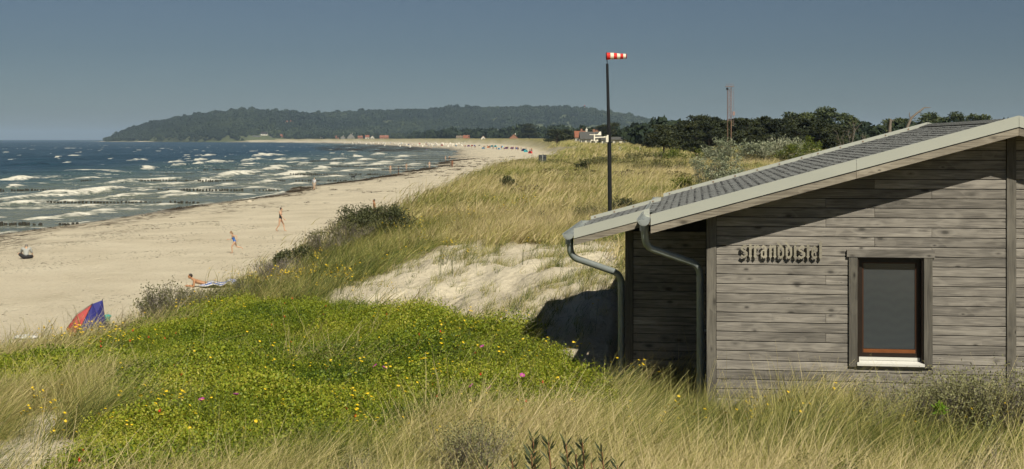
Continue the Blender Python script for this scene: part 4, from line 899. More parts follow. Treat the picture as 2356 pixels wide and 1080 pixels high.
# ------------------------------------------------------------------ trees
BARK = M('bark', (0.10, 0.075, 0.055), 0.9, 0.35, 8, bump=.02, stretch=(1, 1, .2)); GREYBARK = M('grey_dead_wood', (0.17, 0.145, 0.12), 0.85, 0.3, 10)
PINEM = leaf_mat('pine_needles', [(0.0, (0.062, 0.068, 0.022)), (0.4, (0.034, 0.043, 0.016)), (1.0, (0.014, 0.021, 0.010))], .06, .7, False)
BROADM = leaf_mat('broad_leaves', [(0.0, (0.11, 0.125, 0.04)), (0.45, (0.065, 0.085, 0.028)), (1.0, (0.030, 0.045, 0.018))], .15, .65, False)
def tree_meshes(kind, seed, H, n_leaf, leaf, spread):
    r_ = np.random.default_rng(seed); rr = random.Random(seed); mb = MB()
    top = Vector((rr.uniform(-.3, .3), rr.uniform(-.3, .3), H * .8)); mb.tube([(0, 0, -.3), (rr.uniform(-.2, .2), 0, H * .35), top], [H * .028, H * .02, H * .008], 7)
    C = []; 
    nl = 22 if kind == 'pine' else 16
    for k in range(nl):
        hz = rr.uniform(.22 if kind == 'pine' else .32, 1.0); a = rr.uniform(0, 6.283)
        rmax = spread * ((1 - ((hz - .55) / .62) ** 2) if kind != 'pine' else (1.05 - .75 * max(0, hz - .3)) * rr.uniform(.7, 1.1))
        rd = rmax * math.sqrt(rr.random()) * .85; c_ = Vector((rd * math.cos(a), rd * math.sin(a), H * hz * .94))
        st = Vector((0, 0, H * min(.72, hz * .75))); mb.tube([st, (st + c_) / 2 + Vector((0, 0, .1)), c_], [H * .010, H * .007, H * .003], 4, 0, False)
        sz = H * rr.uniform(.09, .16); m_ = n_leaf // nl
        d = rand_dirs(r_, m_); q = np.array(c_) + d * np.array([sz * 1.5, sz * 1.5, sz * (.55 if kind == 'pine' else .95)]) * r_.uniform(.35, 1.0, (m_, 1)); C.append((q, d, np.full(m_, rr.random())))
    Q_ = np.concatenate([c[0] for c in C]); D_ = np.concatenate([c[1] for c in C]); B_ = np.concatenate([c[2] for c in C]); n2 = len(Q_)
    L = rand_dirs(r_, n2) + D_ * .5 + np.array([0, 0, .2]); V, Qd = leaf_quads(Q_, L, D_ + rand_dirs(r_, n2) * .7, leaf * r_.uniform(.6, 1.3, n2), leaf * .6 * r_.uniform(.6, 1.2, n2), .1)
    cm = mesh_np('crown', V, Qd); attr(cm, 'bv', np.repeat(np.clip(.45 * B_ + .55 * r_.random(n2), 0, 1), 4)); cm.materials.append(PINEM if kind == 'pine' else BROADM)
    tm = mb.mesh('trunk'); tm.materials.append(BARK); return tm, cm
TM = {'pine': [tree_meshes('pine', 600 + i, 7.0, 4200, .44, 2.9) for i in range(5)], 'broad': [tree_meshes('broad', 650 + i, 9.0, 3400, .55, 3.6) for i in range(4)]}
def tree(name, label, kind, px, Y, top_py, k, group, wide=1.0):
    x, y, z = at(px, Y); ht = CAMZ - Y * (top_py - HY) / F - z; H0 = 7.0 if kind == 'pine' else 9.0; s = ht / (H0 * 1.02)
    t_ = thing(name, label, 'tree', (x, y, z), random.uniform(0, 6.28), group); t_.scale = (s * wide, s * wide, s)
    tm, cm = TM[kind][k % len(TM[kind])]; link('trunk', tm, t_); link('crown', cm, t_)
ORD = ['first', 'second', 'third', 'fourth', 'fifth', 'sixth', 'seventh', 'eighth', 'ninth', 'tenth', 'eleventh', 'twelfth', 'thirteenth', 'fourteenth', 'fifteenth', 'sixteenth', 'seventeenth', 'eighteenth', 'nineteenth', 'twentieth']
pines = [(1497, 250, 305), (1527, 225, 283), (1556, 250, 288), (1582, 240, 276), (1607, 245, 264), (1632, 235, 274), (1655, 240, 268), (1690, 250, 270), (1718, 240, 272), (1745, 250, 268), (1772, 240, 266), (1800, 235, 272), (1828, 240, 262), (1856, 235, 268), (1885, 230, 278), (1915, 235, 284), (1945, 245, 288), (1600, 215, 298), (1740, 220, 292), (1830, 222, 292)]
pines.sort()
for i, (px, Y, tp) in enumerate(pines):
    tree('pine_tree', 'dark green dune pine, %s from the left in the row round the lattice mast' % ORD[i], 'pine', px, Y, tp, i, 'pines behind the hut', 1.3)
broads = [(1835, 330, 256, 'round crowned green tree showing above the pines right of the mast, left of its pair'), (1895, 335, 250, 'tall rounded tree with gaps in its crown rising highest above the pines'), (1945, 335, 262, 'rounded green tree at the right end of the group above the pines'),
          (2062, 340, 268, 'left tree of the pair showing over the far roof edge'), (2085, 345, 272, 'bushy tree between two taller ones over the far roof edge'), (2140, 345, 262, 'round tree just right of the far roof peak'), (2205, 340, 259, 'left half of the rounded tree pair above the ridge'), (2245, 340, 258, 'right half of the rounded tree pair above the ridge'), (2020, 330, 290, 'low green tree behind the dead branches')]
for i, (px, Y, tp, lb) in enumerate(broads): tree('broadleaf_tree', lb, 'broad', px, Y, tp, i, 'broadleaf trees beyond the roof', 1.35)
for i, (px, Y, tp, lb) in enumerate([(1282, 560, 296, 'broad dark pine standing left of the white house'), (1292, 620, 300, 'dark pine at the back of the pine clump by the red roof'), (1305, 580, 297, 'dark pine nearest the red roofed house on its left'), (1412, 480, 281, 'tall dark tree just right of the windsock pole'), (1218, 1150, 284, 'tall rounded tree left of the red roofed house on the dune'), (1385, 620, 285, 'slim tree behind the weather vane'), (1462, 420, 300, 'dark tree right of the white house')]):
    tree('village_tree', lb, 'pine', px, Y, tp, i + 1, 'trees round the white house', 1.5)
def branchy(name, label, cat, base, H, seed, mat, lean, n0=5, depth=4, rad=.05, up=.5):
    rr = random.Random(seed); mb = MB()
    def grow(p, d, L, r_, lv):
        q = p + d * L; mid = (p + q) / 2 + Vector((rr.uniform(-1, 1), rr.uniform(-1, 1), rr.uniform(-.3, .6))) * L * .08
        mb.tube([p, mid, q], [r_, r_ * .8, r_ * .6], 5, 0, lv == 0)
        if lv == 0: return
        for k in range(rr.choice([2, 3, 3])):
            nd = (d + Vector((rr.uniform(-1, 1), rr.uniform(-1, 1), rr.uniform(-.4, .9))) * .75 + Vector(lean) * .2).normalized(); grow(q if k else mid, nd, L * rr.uniform(.5, .8), r_ * .6, lv - 1)
    for k in range(n0): grow(Vector((rr.uniform(-.15, .15), rr.uniform(-.1, .1), -.1)), Vector((rr.uniform(-.5, .5) + lean[0], rr.uniform(-.5, .5), up + rr.random() * .5)).normalized(), H * rr.uniform(.28, .4), rad, depth - 1)
    t_ = thing(name, label, cat, base); mb.build('branches', mat, t_); return t_
branchy('dead_tree', 'bare grey dead tree leaning right behind the roof edge', 'dead tree', at(1958, 95), 5.0, 3, GREYBARK, (.35, 0, 0), 4, 5, .085)
t_ = thing('dead_branch', 'bent bare branch arching right above the far roof edge', 'dead branch', at(2066, 60)); mb = MB(); b0 = at(2066, 60)
def rp(px, py, Y=60): q = ray(px, py, Y); return (q[0] - b0[0], q[1] - b0[1], q[2] - b0[2])
mb.tube([(0, 0, 0), rp(2088, 292), rp(2097, 272), rp(2108, 262), rp(2127, 248), rp(2141, 248)], [.09, .07, .055, .045, .03, .012], 6); mb.tube([rp(2095, 276), rp(2092, 262), rp(2094, 259)], [.03, .02, .01], 5); mb.tube([rp(2112, 259), rp(2118, 260), rp(2120, 257)], [.02, .015, .006], 5); mb.build('branch', GREYBARK, t_)
t_ = thing('dead_stub', 'short upright dead stump branch left of the far roof peak', 'dead branch', at(2046, 60)); b0 = at(2046, 60); mb = MB(); mb.tube([(0, 0, 0), rp(2047, 300), rp(2049, 274)], [.10, .08, .05], 6); mb.tube([rp(2048, 281), rp(2058, 276)], [.03, .01], 5); mb.build('branch', GREYBARK, t_)
HEATHM = leaf_mat('heath_leaves', [(0.0, (0.22, 0.19, 0.085)), (0.45, (0.13, 0.12, 0.05)), (1.0, (0.05, 0.055, 0.022))], 0.1, 0.8)
source('heath', [crown_mesh('heath', 560 + i, 260, 7, .20) for i in range(4)], HEATHM)
X, Y = cand(5000, 62, 190, -.12, .40); ok = (veg_cover(X, Y) > .8) & ~hidden(X, Y) & (rng.random(len(X)) < .25 * sst(.50, .68, fbm(X / 6, Y / 9, 291, 3))); X, Y = X[ok], Y[ok]; N_ = len(X); s = rng.uniform(.5, 1.1, N_) * np.clip(Y / 70, .8, 1.8)
scatter('heath_scrub', 'heath', np.stack([X, Y, ground_z(X, Y) - .1], 1), np.stack([np.zeros(N_), np.zeros(N_), rng.uniform(0, 6.28, N_)], 1), np.stack([s, s, np.minimum(s * .75, .75)], 1), rng.normal(-.2, .2, N_), 'brownish low scrub patches in the dune grass')
# ------------------------------------------------------------------ shrubs
SH = {'dark': leaf_mat('dark_shrub_leaves', [(0, (.10, .105, .04)), (.5, (.055, .065, .025)), (1, (.022, .03, .012))], .12, .6, False),
      'olive': leaf_mat('olive_shrub_leaves', [(0, (.20, .18, .075)), (.5, (.12, .125, .045)), (1, (.05, .06, .025))], .2, .6, False),
      'grey': leaf_mat('grey_green_leaves', [(0, (.36, .34, .17)), (.5, (.22, .225, .10)), (1, (.095, .105, .045))], .2, .6, False),
      'silver': leaf_mat('silver_leaves', [(0, (.46, .46, .33)), (.45, (.24, .27, .17)), (1, (.07, .10, .045))], .15, .5, False),
      'green': leaf_mat('fresh_shrub_leaves', [(0, (.19, .21, .035)), (.5, (.11, .145, .022)), (1, (.045, .065, .015))], .25, .55, False),
      'lime': leaf_mat('lime_leaves', [(0, (.24, .36, .02)), (.5, (.15, .28, .015)), (1, (.06, .13, .012))], .35, .45, False)}
TWIG = M('grey_twigs', (0.21, 0.185, 0.155), 0.85, 0.35, 12)
def shrub(name, label, base, W, H, kind, leaf=.05, nleaf=1500, ntwig=60, seed=1, dep=None, cat='shrub', lobes=9, lean=.15, twig_r=.008, low=.15):
    rr = random.Random(seed); r_ = np.random.default_rng(seed); dep = dep or W * .7; t_ = thing(name, label, cat, base)
    lc = [(rr.uniform(-.42, .42) * W, rr.uniform(-.42, .42) * dep, rr.uniform(low, .78) * H) for _ in range(lobes)]; lr = [rr.uniform(.13, .24) * min(W, 1.6 * H) + .03 * W for _ in range(lobes)]
    mb = MB(); tips = []
    for k in range(ntwig):
        c_ = lc[k % lobes]; r0 = lr[k % lobes]; d = Vector(rand_dirs(r_, 1)[0]); d.z = abs(d.z) * .9; e = Vector(c_) + d * r0 * 1.1; e.z = min(e.z, H)
        s_ = Vector((c_[0] * .35 + rr.uniform(-.1, .1) * W, c_[1] * .5, -.05)); mid = s_.lerp(e, .55) + Vector((0, 0, .10 * H)); e = e + Vector((lean * H * rr.random(), 0, 0))
        mb.tube([s_, mid, e], [twig_r * 1.6, twig_r, twig_r * .4], 3, 0, False, False); tips.append(e)
        for q in range(2):
            f_ = e + Vector(rand_dirs(r_, 1)[0]) * r0 * .55; mb.tube([s_.lerp(e, .75), f_], [twig_r * .7, twig_r * .3], 3, 0, False, False); tips.append(f_)
    mb.build('twigs', TWIG, t_)
    if nleaf:
        T = np.array([tuple(p) for p in tips]); w_ = r_.integers(0, len(T), nleaf); d = rand_dirs(r_, nleaf); C = T[w_] + d * (np.array([1, 1, .8]) * (.10 * W * r_.random((nleaf, 1)) ** .7 + .02))
        C[:, 2] = np.maximum(C[:, 2], .04); D = rand_dirs(r_, nleaf) + np.array([.2, 0, .35]); N = d + rand_dirs(r_, nleaf) * .5
        V, Q = leaf_quads(C, D, N, leaf * r_.uniform(.7, 1.4, nleaf), leaf * .45 * r_.uniform(.7, 1.3, nleaf), .15)
        me_ = mesh_np('foliage', V, Q); attr(me_, 'bv', np.repeat(np.clip(.5 * (r_.random(len(T))[w_]) + .5 * r_.random(nleaf), 0, 1), 4)); link('foliage', me_, t_, None, SH[kind])
    return t_
def G(px, Y): return at(px, Y)
shrub('dark_shrub', 'large dense dark green bush on the dune edge', G(868, 56), 2.9, 1.28, 'dark', .10, 12500, 170, 1, lobes=24)
shrub('twiggy_shrub', 'tall brown twiggy bush at the left of the big dark bush', G(800, 54), 1.7, 1.4, 'olive', .07, 2200, 150, 2, lobes=10)
shrub('twiggy_shrub', 'sparse twiggy bush sloping down to the beach below the big dark bush', G(752, 51), 1.7, 1.15, 'olive', .07, 1900, 120, 3, lobes=9)
shrub('dark_shrub', 'small green bush on the sand edge in front of the walking woman', G(665, 47), 1.0, 1.05, 'dark', .085, 2200, 50, 4, lobes=6, low=.4)
shrub('twiggy_shrub', 'grey leafless bush left of the small green one on the beach edge', G(630, 45), 1.25, .95, 'olive', .06, 320, 190, 5, lobes=10)
shrub('twiggy_shrub', 'low grey brown scrub below the big dark bush', G(715, 44), 1.7, .6, 'olive', .06, 900, 110, 6, lobes=10)
shrub('open_shrub', 'open branching shrub beside the person lying on the beach', G(378, 37), 1.35, 1.3, 'olive', .06, 1500, 110, 7, lobes=10, low=.3)
shrub('open_shrub', 'thin grey shrub right in front of the lying person', G(437, 44), 1.35, .95, 'olive', .055, 1100, 110, 48, lobes=10, low=.2)
shrub('low_scrub', 'flat brownish scrub between the red tent and the rose thicket', G(300, 31), 1.6, .45, 'olive', .045, 1200, 60, 8, lobes=8)
shrub('low_scrub', 'olive scrub strip under the lying person', G(470, 36), 2.2, .72, 'olive', .05, 2600, 70, 9, lobes=10)
shrub('low_scrub', 'greyish scrub on the dune edge right of the lying person', G(580, 40), 1.8, .55, 'olive', .05, 1500, 80, 10, lobes=9)
shrub('silver_shrub', 'tall silvery green bush above the hut roof, left of the lattice mast', G(1645, 68), 2.3, 2.3, 'silver', .11, 3600, 60, 11, lobes=14)
shrub('silver_shrub', 'pale silvery bush hugging the roof edge below the mast', G(1720, 66), 2.4, 1.55, 'silver', .10, 3000, 60, 12, lobes=14)
shrub('silver_shrub', 'small silvery bush at the roof edge farther right', G(1800, 64), 1.8, 1.3, 'silver', .10, 1500, 40, 13, lobes=9)
for i, (px, Y, W, H, lb) in enumerate([(1690, 135, 4.5, 2.3, 'whitish flowering bush directly below the mast'), (1745, 135, 4.0, 2.2, 'whitish bush second right of the mast foot'), (1795, 132, 4.0, 2.6, 'white topped bush in the middle of the pale hedge'), (1645, 140, 3.0, 1.6, 'low whitish bush left of the mast foot')]):
    shrub('white_shrub', lb, G(px, Y), W, H, 'silver', .2, 2600, 50, 20 + i, lobes=14)
shrub('white_shrub', 'pale bush right of the green one at the roof edge', G(1878, 100), 2.0, 2.0, 'silver', .14, 1500, 40, 25, lobes=8); shrub('white_shrub', 'pale sapling left of the dead tree at the roof edge', G(1935, 90), 1.6, 2.2, 'silver', .13, 1200, 40, 26, lobes=7)
shrub('green_shrub', 'rounded green bush where the pale hedge meets the roof', G(1845, 110), 3.2, 2.6, 'green', .14, 4200, 50, 27, lobes=14)
shrub('green_shrub', 'olive green bush left of the silvery bush', G(1600, 70), 2.0, 1.1, 'green', .10, 2200, 50, 28, lobes=10); shrub('green_shrub', 'rusty green scrub just below the tall silvery bush', G(1625, 58), 2.2, .8, 'olive', .09, 2000, 60, 29, lobes=10); shrub('green_shrub', 'yellow green scrub along the roof edge below the silver bushes', G(1760, 56), 2.6, .9, 'green', .09, 2200, 60, 30, lobes=10)
shrub('green_shrub', 'long low green bush in front of the pines', G(1560, 150), 5.0, 1.6, 'green', .2, 2500, 40, 31, lobes=12); shrub('green_shrub', 'low green bush at the left foot of the pine row', G(1480, 165), 5.0, 1.3, 'olive', .2, 2200, 40, 32, lobes=12)
shrub('dune_bush', 'small round dark bush on the dune crest by the beach', G(1163, 78), .95, .8, 'dark', .10, 1300, 40, 33, lobes=7); shrub('dune_bush', 'small dark bush in the grass left of the windsock pole', G(1246, 52), .45, .5, 'dark', .07, 600, 30, 34, lobes=5)
shrub('dune_bush', 'green bush in the middle of the dune, lower left of the white house', G(1330, 105), 1.5, 1.2, 'dark', .13, 1500, 40, 35, lobes=8); shrub('dune_bush', 'spiky green bush right of the windsock pole', G(1428, 50), 1.0, .85, 'dark', .08, 1300, 60, 36, lobes=7)
shrub('dune_bush', 'reddish brown scrub left of the windsock pole', G(1355, 50), 1.2, .7, 'olive', .07, 900, 80, 37, lobes=8); shrub('dune_bush', 'long low dark scrub across the dune below the white house', G(1400, 130), 6.0, 1.0, 'olive', .18, 2400, 50, 38, lobes=14); shrub('dune_bush', 'grey scrub in front of the long green bush', G(1520, 110), 5.0, .9, 'olive', .16, 2200, 70, 39, lobes=12)
shrub('foreground_scrub', 'grey green scrub at the right edge against the hut wall', G(2290, 17.2), 1.9, .9, 'grey', .036, 9000, 260, 40, lobes=16, twig_r=.005); shrub('foreground_scrub', 'grey green scrub below the window against the wall', G(2110, 17.6), 1.5, .78, 'grey', .036, 7000, 230, 41, lobes=14, twig_r=.005)
shrub('foreground_scrub', 'low grey scrub under the window corner', G(1960, 17.8), 1.2, .55, 'grey', .03, 2600, 140, 42, lobes=11, twig_r=.005); shrub('foreground_scrub', 'green scrub in the grass right of centre at the bottom edge', G(1950, 12.6), 1.0, .55, 'green', .03, 2600, 80, 43, lobes=9, twig_r=.004)
shrub('foreground_scrub', 'grey green scrub between roses and grass near the bottom centre', G(1110, 14.6), 1.3, .75, 'grey', .03, 4400, 150, 44, lobes=13, twig_r=.005); shrub('foreground_scrub', 'low grey green scrub in the grass at bottom centre left', G(880, 13.8), 1.1, .5, 'grey', .03, 2200, 100, 45, lobes=10, twig_r=.005)
shrub('foreground_scrub', 'dark scrub at the bottom right corner', G(2330, 12.8), 1.0, .6, 'grey', .03, 2600, 110, 46, lobes=10, twig_r=.005)
shrub('lime_sprig', 'single bright lime green sprig in the grey scrub below the window', (*G(2168, 16.6)[:2], G(2168, 16.6)[2] + .52), .2, .2, 'lime', .045, 160, 10, 47, lobes=3)
# close sea-buckthorn shoots at the bottom edge: stems with whorls of narrow leaves
BUCK = leaf_mat('buckthorn_leaves', [(0, (.105, .12, .05)), (.5, (.055, .072, .034)), (1, (.024, .036, .018))], .15, .45, False); RED = M('russet_bark', (0.22, 0.10, 0.05), 0.7, 0.25, 30)
bb_ = at(1295, 5.6); bt = thing('buckthorn_shrub', 'dark narrow leaved shrub with russet shoots at the bottom edge', 'shrub', bb_); mb = MB(); Vs, Qs, Bs = [], [], []; r_ = np.random.default_rng(77); off = 0
for (px, py, Yd, ln_) in [(1226, 1008, 5.6, .6), (1262, 1016, 5.5, .6), (1302, 1020, 5.9, .5), (1340, 1018, 5.4, .6), (1385, 1040, 5.7, .5), (1178, 1060, 5.8, .4), (1120, 1072, 5.7, .35), (1222, 1045, 5.3, .5), (1325, 1045, 5.5, .5), (1420, 1070, 5.6, .35), (1360, 1065, 5.4, .4)]:
    q = ray(px, py, Yd); tip = Vector((q[0] - bb_[0], q[1] - bb_[1], q[2] - bb_[2])); base = Vector((tip.x * .3 + .03, tip.y * .4, 0)); kn = tip + Vector((.03, 0, -ln_)); mb.tube([base, kn, tip.lerp(kn, .4) + Vector((.008, 0, 0)), tip], [.010, .006, .0045, .002], 5)
    m_ = int(ln_ * 125); t = r_.random(m_) ** 1.25; C = np.array(tip)[None] * (1 - t[:, None]) + np.array(kn)[None] * t[:, None]; a = r_.uniform(0, 6.283, m_); el = .95 - .75 * t
    D = np.stack([np.cos(a) * np.cos(el), np.sin(a) * np.cos(el), np.sin(el)], 1); V, Q = leaf_quads(C, D, np.stack([-np.sin(a), np.cos(a), np.full(m_, .8)], 1), r_.uniform(.035, .065, m_), r_.uniform(.007, .011, m_), .2)
    Vs.append(V); Qs.append(Q + off); off += len(V); Bs.append(np.repeat(r_.random(m_), 4))
mb.build('shoots', RED, bt); me = mesh_np('leaves', np.concatenate(Vs), np.concatenate(Qs)); attr(me, 'bv', np.concatenate(Bs)); link('leaves', me, bt, None, BUCK)
# ------------------------------------------------------------------ windsock, weather vane, mast
BLACKP = M('black_pole', (0.016, 0.018, 0.021), 0.45, 0.2, 10, .3); RED_ = M('red_cloth', (0.62, 0.022, 0.016), 0.7, 0.12, 14); WHT = M('white_cloth', (0.72, 0.66, 0.52), 0.7, 0.08, 14); WHITE = M('white_enamel', (0.80, 0.76, 0.64), 0.4, 0.05, 6)
WY = 38.0; wb = at(1404, WY); wsk = thing('windsock_pole', 'black pole with red and white striped windsock behind the hut eave', 'windsock', wb)
def wq(px, py, Y=WY, b=wb): q = ray(px, py, Y); return Vector((q[0] - b[0], q[1] - b[1], q[2] - b[2]))
mb = MB(); mb.tube([(0, 0, -.3), wq(1402, 332), wq(1400.5, 290)], [.062, .057, .055], 14); mb.build('pole', BLACKP, wsk)
mb = MB(); mb.tube([wq(1400.5, 290), wq(1397, 147)], [.047, .036], 14); mb.build('upper_pole', BLACKP, wsk); mb = MB(); mb.tube([wq(1397, 147), wq(1396.4, 121)], [.011, .010], 8); mb.build('spigot', BLACKP, wsk)
sock = empty('sock'); sock.parent = wsk
L0, L1 = wq(1395.5, 129.5), wq(1442, 130.0); bands = [0, .185, .355, .515, .675, .82, .95, 1.0]; mats_ = [RED_, WHT, RED_, WHT, RED_, WHT, M('dark_red_hem', (.25, .015, .03), .7)]
for i in range(7):
    mb = MB(); rings = []
    for k in range(4):
        t = bands[i] + (bands[i + 1] - bands[i]) * k / 3; c_ = L0.lerp(L1, t); r0 = (8.3 - 2.9 * t) * WY / F
        rings.append([c_ + Vector((0, math.cos(a) * r0, math.sin(a) * r0 * (1 + .05 * math.sin(3 * a + 9 * t)))) for a in [2 * math.pi * j / 20 for j in range(20)]])
    V = [p for r_ in rings for p in r_]; mb.add(V, [(k * 20 + j, k * 20 + (j + 1) % 20, (k + 1) * 20 + (j + 1) % 20, (k + 1) * 20 + j) for k in range(3) for j in range(20)], 0, True); mb.build('sock_band', mats_[i], sock)
mb = MB(); c_ = L0; mb.tube([c_ + Vector((-.004, math.cos(a) * .103, math.sin(a) * .103)) for a in [2 * math.pi * j / 20 for j in range(21)]], .007, 6); mb.build('hoop', BLACKP, wsk)
vb = (wb[0], wb[1], wq(1401, 330).z + wb[2]); van = thing('weather_vane', 'white wind vane and cup gauge bracketed to the windsock pole', 'weather vane', vb)
def vq(px, py, dy=0): q = ray(px, py, WY); return Vector((q[0] - vb[0], q[1] - vb[1] + dy, q[2] - vb[2]))
def vbox(mb, x0, y0, x1, y1, th=.03): a, b_ = vq(x0, y0), vq(x1, y1); mb.box((a + b_) / 2, (abs(b_.x - a.x), th, abs(b_.z - a.z)))
mb = MB(); vbox(mb, 1394, 313, 1397.5, 327, .09); vbox(mb, 1396.5, 311, 1399.5, 328, .11); mb.build('mounting_plate', WHITE, van)
mb = MB(); mb.tube([vq(1394, 316), vq(1369, 317)], .016, 8); mb.tube([vq(1393, 314.5), vq(1388, 316.2)], .014, 6); mb.build('arm', WHITE, van)
mb = MB(); mb.tube([vq(1367.5, 323.5), vq(1367.5, 309)], [.024, .019], 10); mb.build('spindle', WHITE, van)
mb = MB(); mb.tube([vq(1356.5, 310.3), vq(1382, 311)], [.009, .012], 8); mb.tube([vq(1359, 310.3), vq(1356, 310.3)], [.018, .004], 8); mb.build('vane_arrow', WHITE, van)
mb = MB(); a = [vq(1372, 311.5), vq(1383, 311.2), vq(1383, 303.5), vq(1381.5, 303), vq(1379, 303.6), vq(1376.5, 307.5)]; mb.prism([(p.x, p.z) for p in a], 'y', -.006, .006); mb.build('tail_fin', WHITE, van)
for k in range(3):
    mb = MB(); d = Vector((math.cos(k * 2.09 + .4), math.sin(k * 2.09 + .4), 0)); c_ = vq(1367.5, 323.8); mb.tube([c_, c_ + d * .075], .006, 5); mb.ball(c_ + d * .09, .028, 8, 5); mb.build('cup', WHITE, van)
mb = MB(); mb.tube([vq(1402, 327), vq(1402, 329)], .075, 12); mb.build('pole_clamp', BLACKP, van); 
RUST = M('rusty_steel', (0.20, 0.125, 0.085), 0.8, 0.3, 6); GALV = M('galvanised_steel', (0.28, 0.20, 0.185), 0.6, 0.25, 6, .1)
MY = 205.0; lb = at(1678, MY); mast = thing('lattice_mast', 'slim rusty steel lattice mast in front of the pines', 'mast', lb); HM = CAMZ + MY * (HY - 200) / F - lb[2]
def mx(i): return [(-.28, -.25), (.28, -.25), (.28, .25), (-.28, .25)][i]
zt_ = HM * .52
for i in range(4):
    x, y = mx(i); mb = MB(); mb.tube([(x, y, zt_), (x, y, HM)], .020, 6); mb.build('leg', GALV, mast); mb = MB(); mb.tube([(x * .75, y * .75, -.2), (x, y, zt_)], .06 if i == 1 else .025, 6); mb.build('lower_leg', RUST, mast)
k = 0; z = zt_
while z < HM - .3:
    mb = MB(); dz = .62
    for i in range(4):
        a, b_ = mx(i), mx((i + 1) % 4); mb.tube([(a[0], a[1], z), (b_[0], b_[1], min(HM, z + dz))], .034, 4); mb.tube([(a[0], a[1], z), (b_[0], b_[1], z)], .018, 4)
    mb.build('bracing', RUST if z < zt_ else GALV, mast); z += dz
mb = MB(); mb.box((.05, 0, HM + .03), (1.25, 1.0, .07)); mb.build('top_platform', GALV, mast); mb = MB()
for x in (-.5, -.15, .2, .55): mb.tube([(x, -.4, HM), (x, -.4, HM + .4)], .02, 4)
mb.tube([(-.5, -.4, HM + .4), (.6, -.4, HM + .4)], .02, 4); mb.build('top_rail', GALV, mast)
mb = MB(); mb.tube([(.62, -.3, HM * .45), (.62, -.3, HM * .97)], .02, 4)
for q in range(16): mb.tube([(.34, -.3, HM * (.45 + .032 * q)), (.62, -.3, HM * (.45 + .032 * q))], .015, 4)
mb.build('ladder', GALV, mast); mb = MB(); mb.box((.62, -.3, HM * .62), (.35, .3, .6)); mb.build('antenna_box', GALV, mast); mb = MB(); mb.box((-.4, -.45, HM - .35), (.3, .25, .3)); mb.build('lamp', BLACKP, mast)
# dark twin board with a post, white cabinets in the dune
q = hit(1248, 384); nbd = thing('notice_stand', 'dark twin panelled stand with a grey post on the dune crest', 'stand', (q[0], q[1], q[2] + .12)); k = q[1] / F
CHAR = M('charcoal_panel', (0.045, 0.05, 0.056), .7, .2, 8); LG = M('light_grey_post', (.26, .26, .24), .6, .15, 8)
for sx_ in (-1, 1): mb = MB(); mb.box((sx_ * 5.0 * k, 0, 13 * k), (8.2 * k, .25, 23 * k), Matrix.Rotation(.04, 3, 'Y')); mb.build('panel', CHAR, nbd)
mb = MB(); mb.box((0, -.16, 13 * k), (2.0 * k, .08, 27 * k), Matrix.Rotation(.04, 3, 'Y')); mb.build('post', LG, nbd); mb = MB(); mb.box((0, -.14, 18 * k), (17 * k, .03, 1.3 * k)); mb.build('strap', BLACKP, nbd)
for (px, py, lbx) in [(1426.5, 338, 'white cabinet in the dune grass nearest the white house'), (1472.5, 346, 'white cabinet with a dark hole at the foot of the pines')]:
    q = at(px, 260); k = 260 / F; zb = CAMZ - 260 * (py - HY) / F; cb = thing('white_cabinet', lbx, 'cabinet', (q[0], q[1], min(zb, q[2] + .3)), 0, 'white cabinets in the dune'); mb = MB(); mb.box((0, 0, 4 * k), (5 * k, .4, 8.6 * k)); mb.build('body', WHITE, cb); mb = MB(); mb.box((0, -.2, 8.4 * k), (5.6 * k, .5, .5 * k)); mb.build('lid', WHITE, cb)
    mb = MB(); mb.box((0.0, -.21, 2.6 * k), (1.3 * k, .03, 2.6 * k)); mb.build('hole', BLACKP, cb)
# ------------------------------------------------------------------ groynes
POST = M('wet_black_timber', (0.035, 0.033, 0.024), .6, .45, 5, bump=.02)
pm = []
for v in range(4):
    mb = MB(); r0 = .12 + .02 * v; mb.tube([(0, 0, -1.2), (0, 0, .16), (.01, 0, .20)], [r0, r0 * .97, r0 * .8], 8, 0, True, False); x = mb.mesh('post'); x.materials.append(POST); pm.append(x)
gy = [117, 157, 195.5, 240, 284, 325, 368, 412, 462, 520, 590]
gl = ['nearest row of dark groyne posts running out from the wet sand', 'second row of groyne posts out from the beach', 'third row of groyne posts from the near shore', 'fourth row of groyne posts, broken by breakers', 'fifth row of groyne posts behind the wading woman', 'sixth row of groyne posts, level with the dog', 'seventh row of groyne posts by the bathers', 'eighth row of groyne posts far along the beach', 'ninth row of groyne posts far along the beach', 'tenth distant row of groyne posts', 'farthest row of groyne posts before the weed']
for i, y in enumerate(gy):
    xs = float(shore(np.array([y]))[0]); g = thing('groyne', gl[i], 'groyne', (xs, y, 0), random.uniform(-.01, .01), 'rows of groyne posts'); x = 1.5 if i == 0 else -1.0; big = MB(); ln_ = [34, 44, 46, 48, 50, 52, 50, 50, 48, 46, 46][i]
    while x > -ln_:
        gap = random.random() < .10; x -= random.choice([.36, .42, .55]) + (random.uniform(.4, 2.0) if gap else 0); top = random.uniform(.10, .24) + (.0 if x < -3 else -.04)
        if y < 300:
            o_ = link('post', pm[random.randrange(4)], g, (x, random.uniform(-.08, .08), top - .12)); o_.rotation_euler = (random.uniform(-.05, .05), random.uniform(-.06, .06), random.random() * 6)
        else: big.tube([(x, random.uniform(-.08, .08), -1), (x, 0, top + .06)], .15, 6, 0, True, False)
    if y >= 300: tag(big.build('post_row', POST, g), kind='stuff')
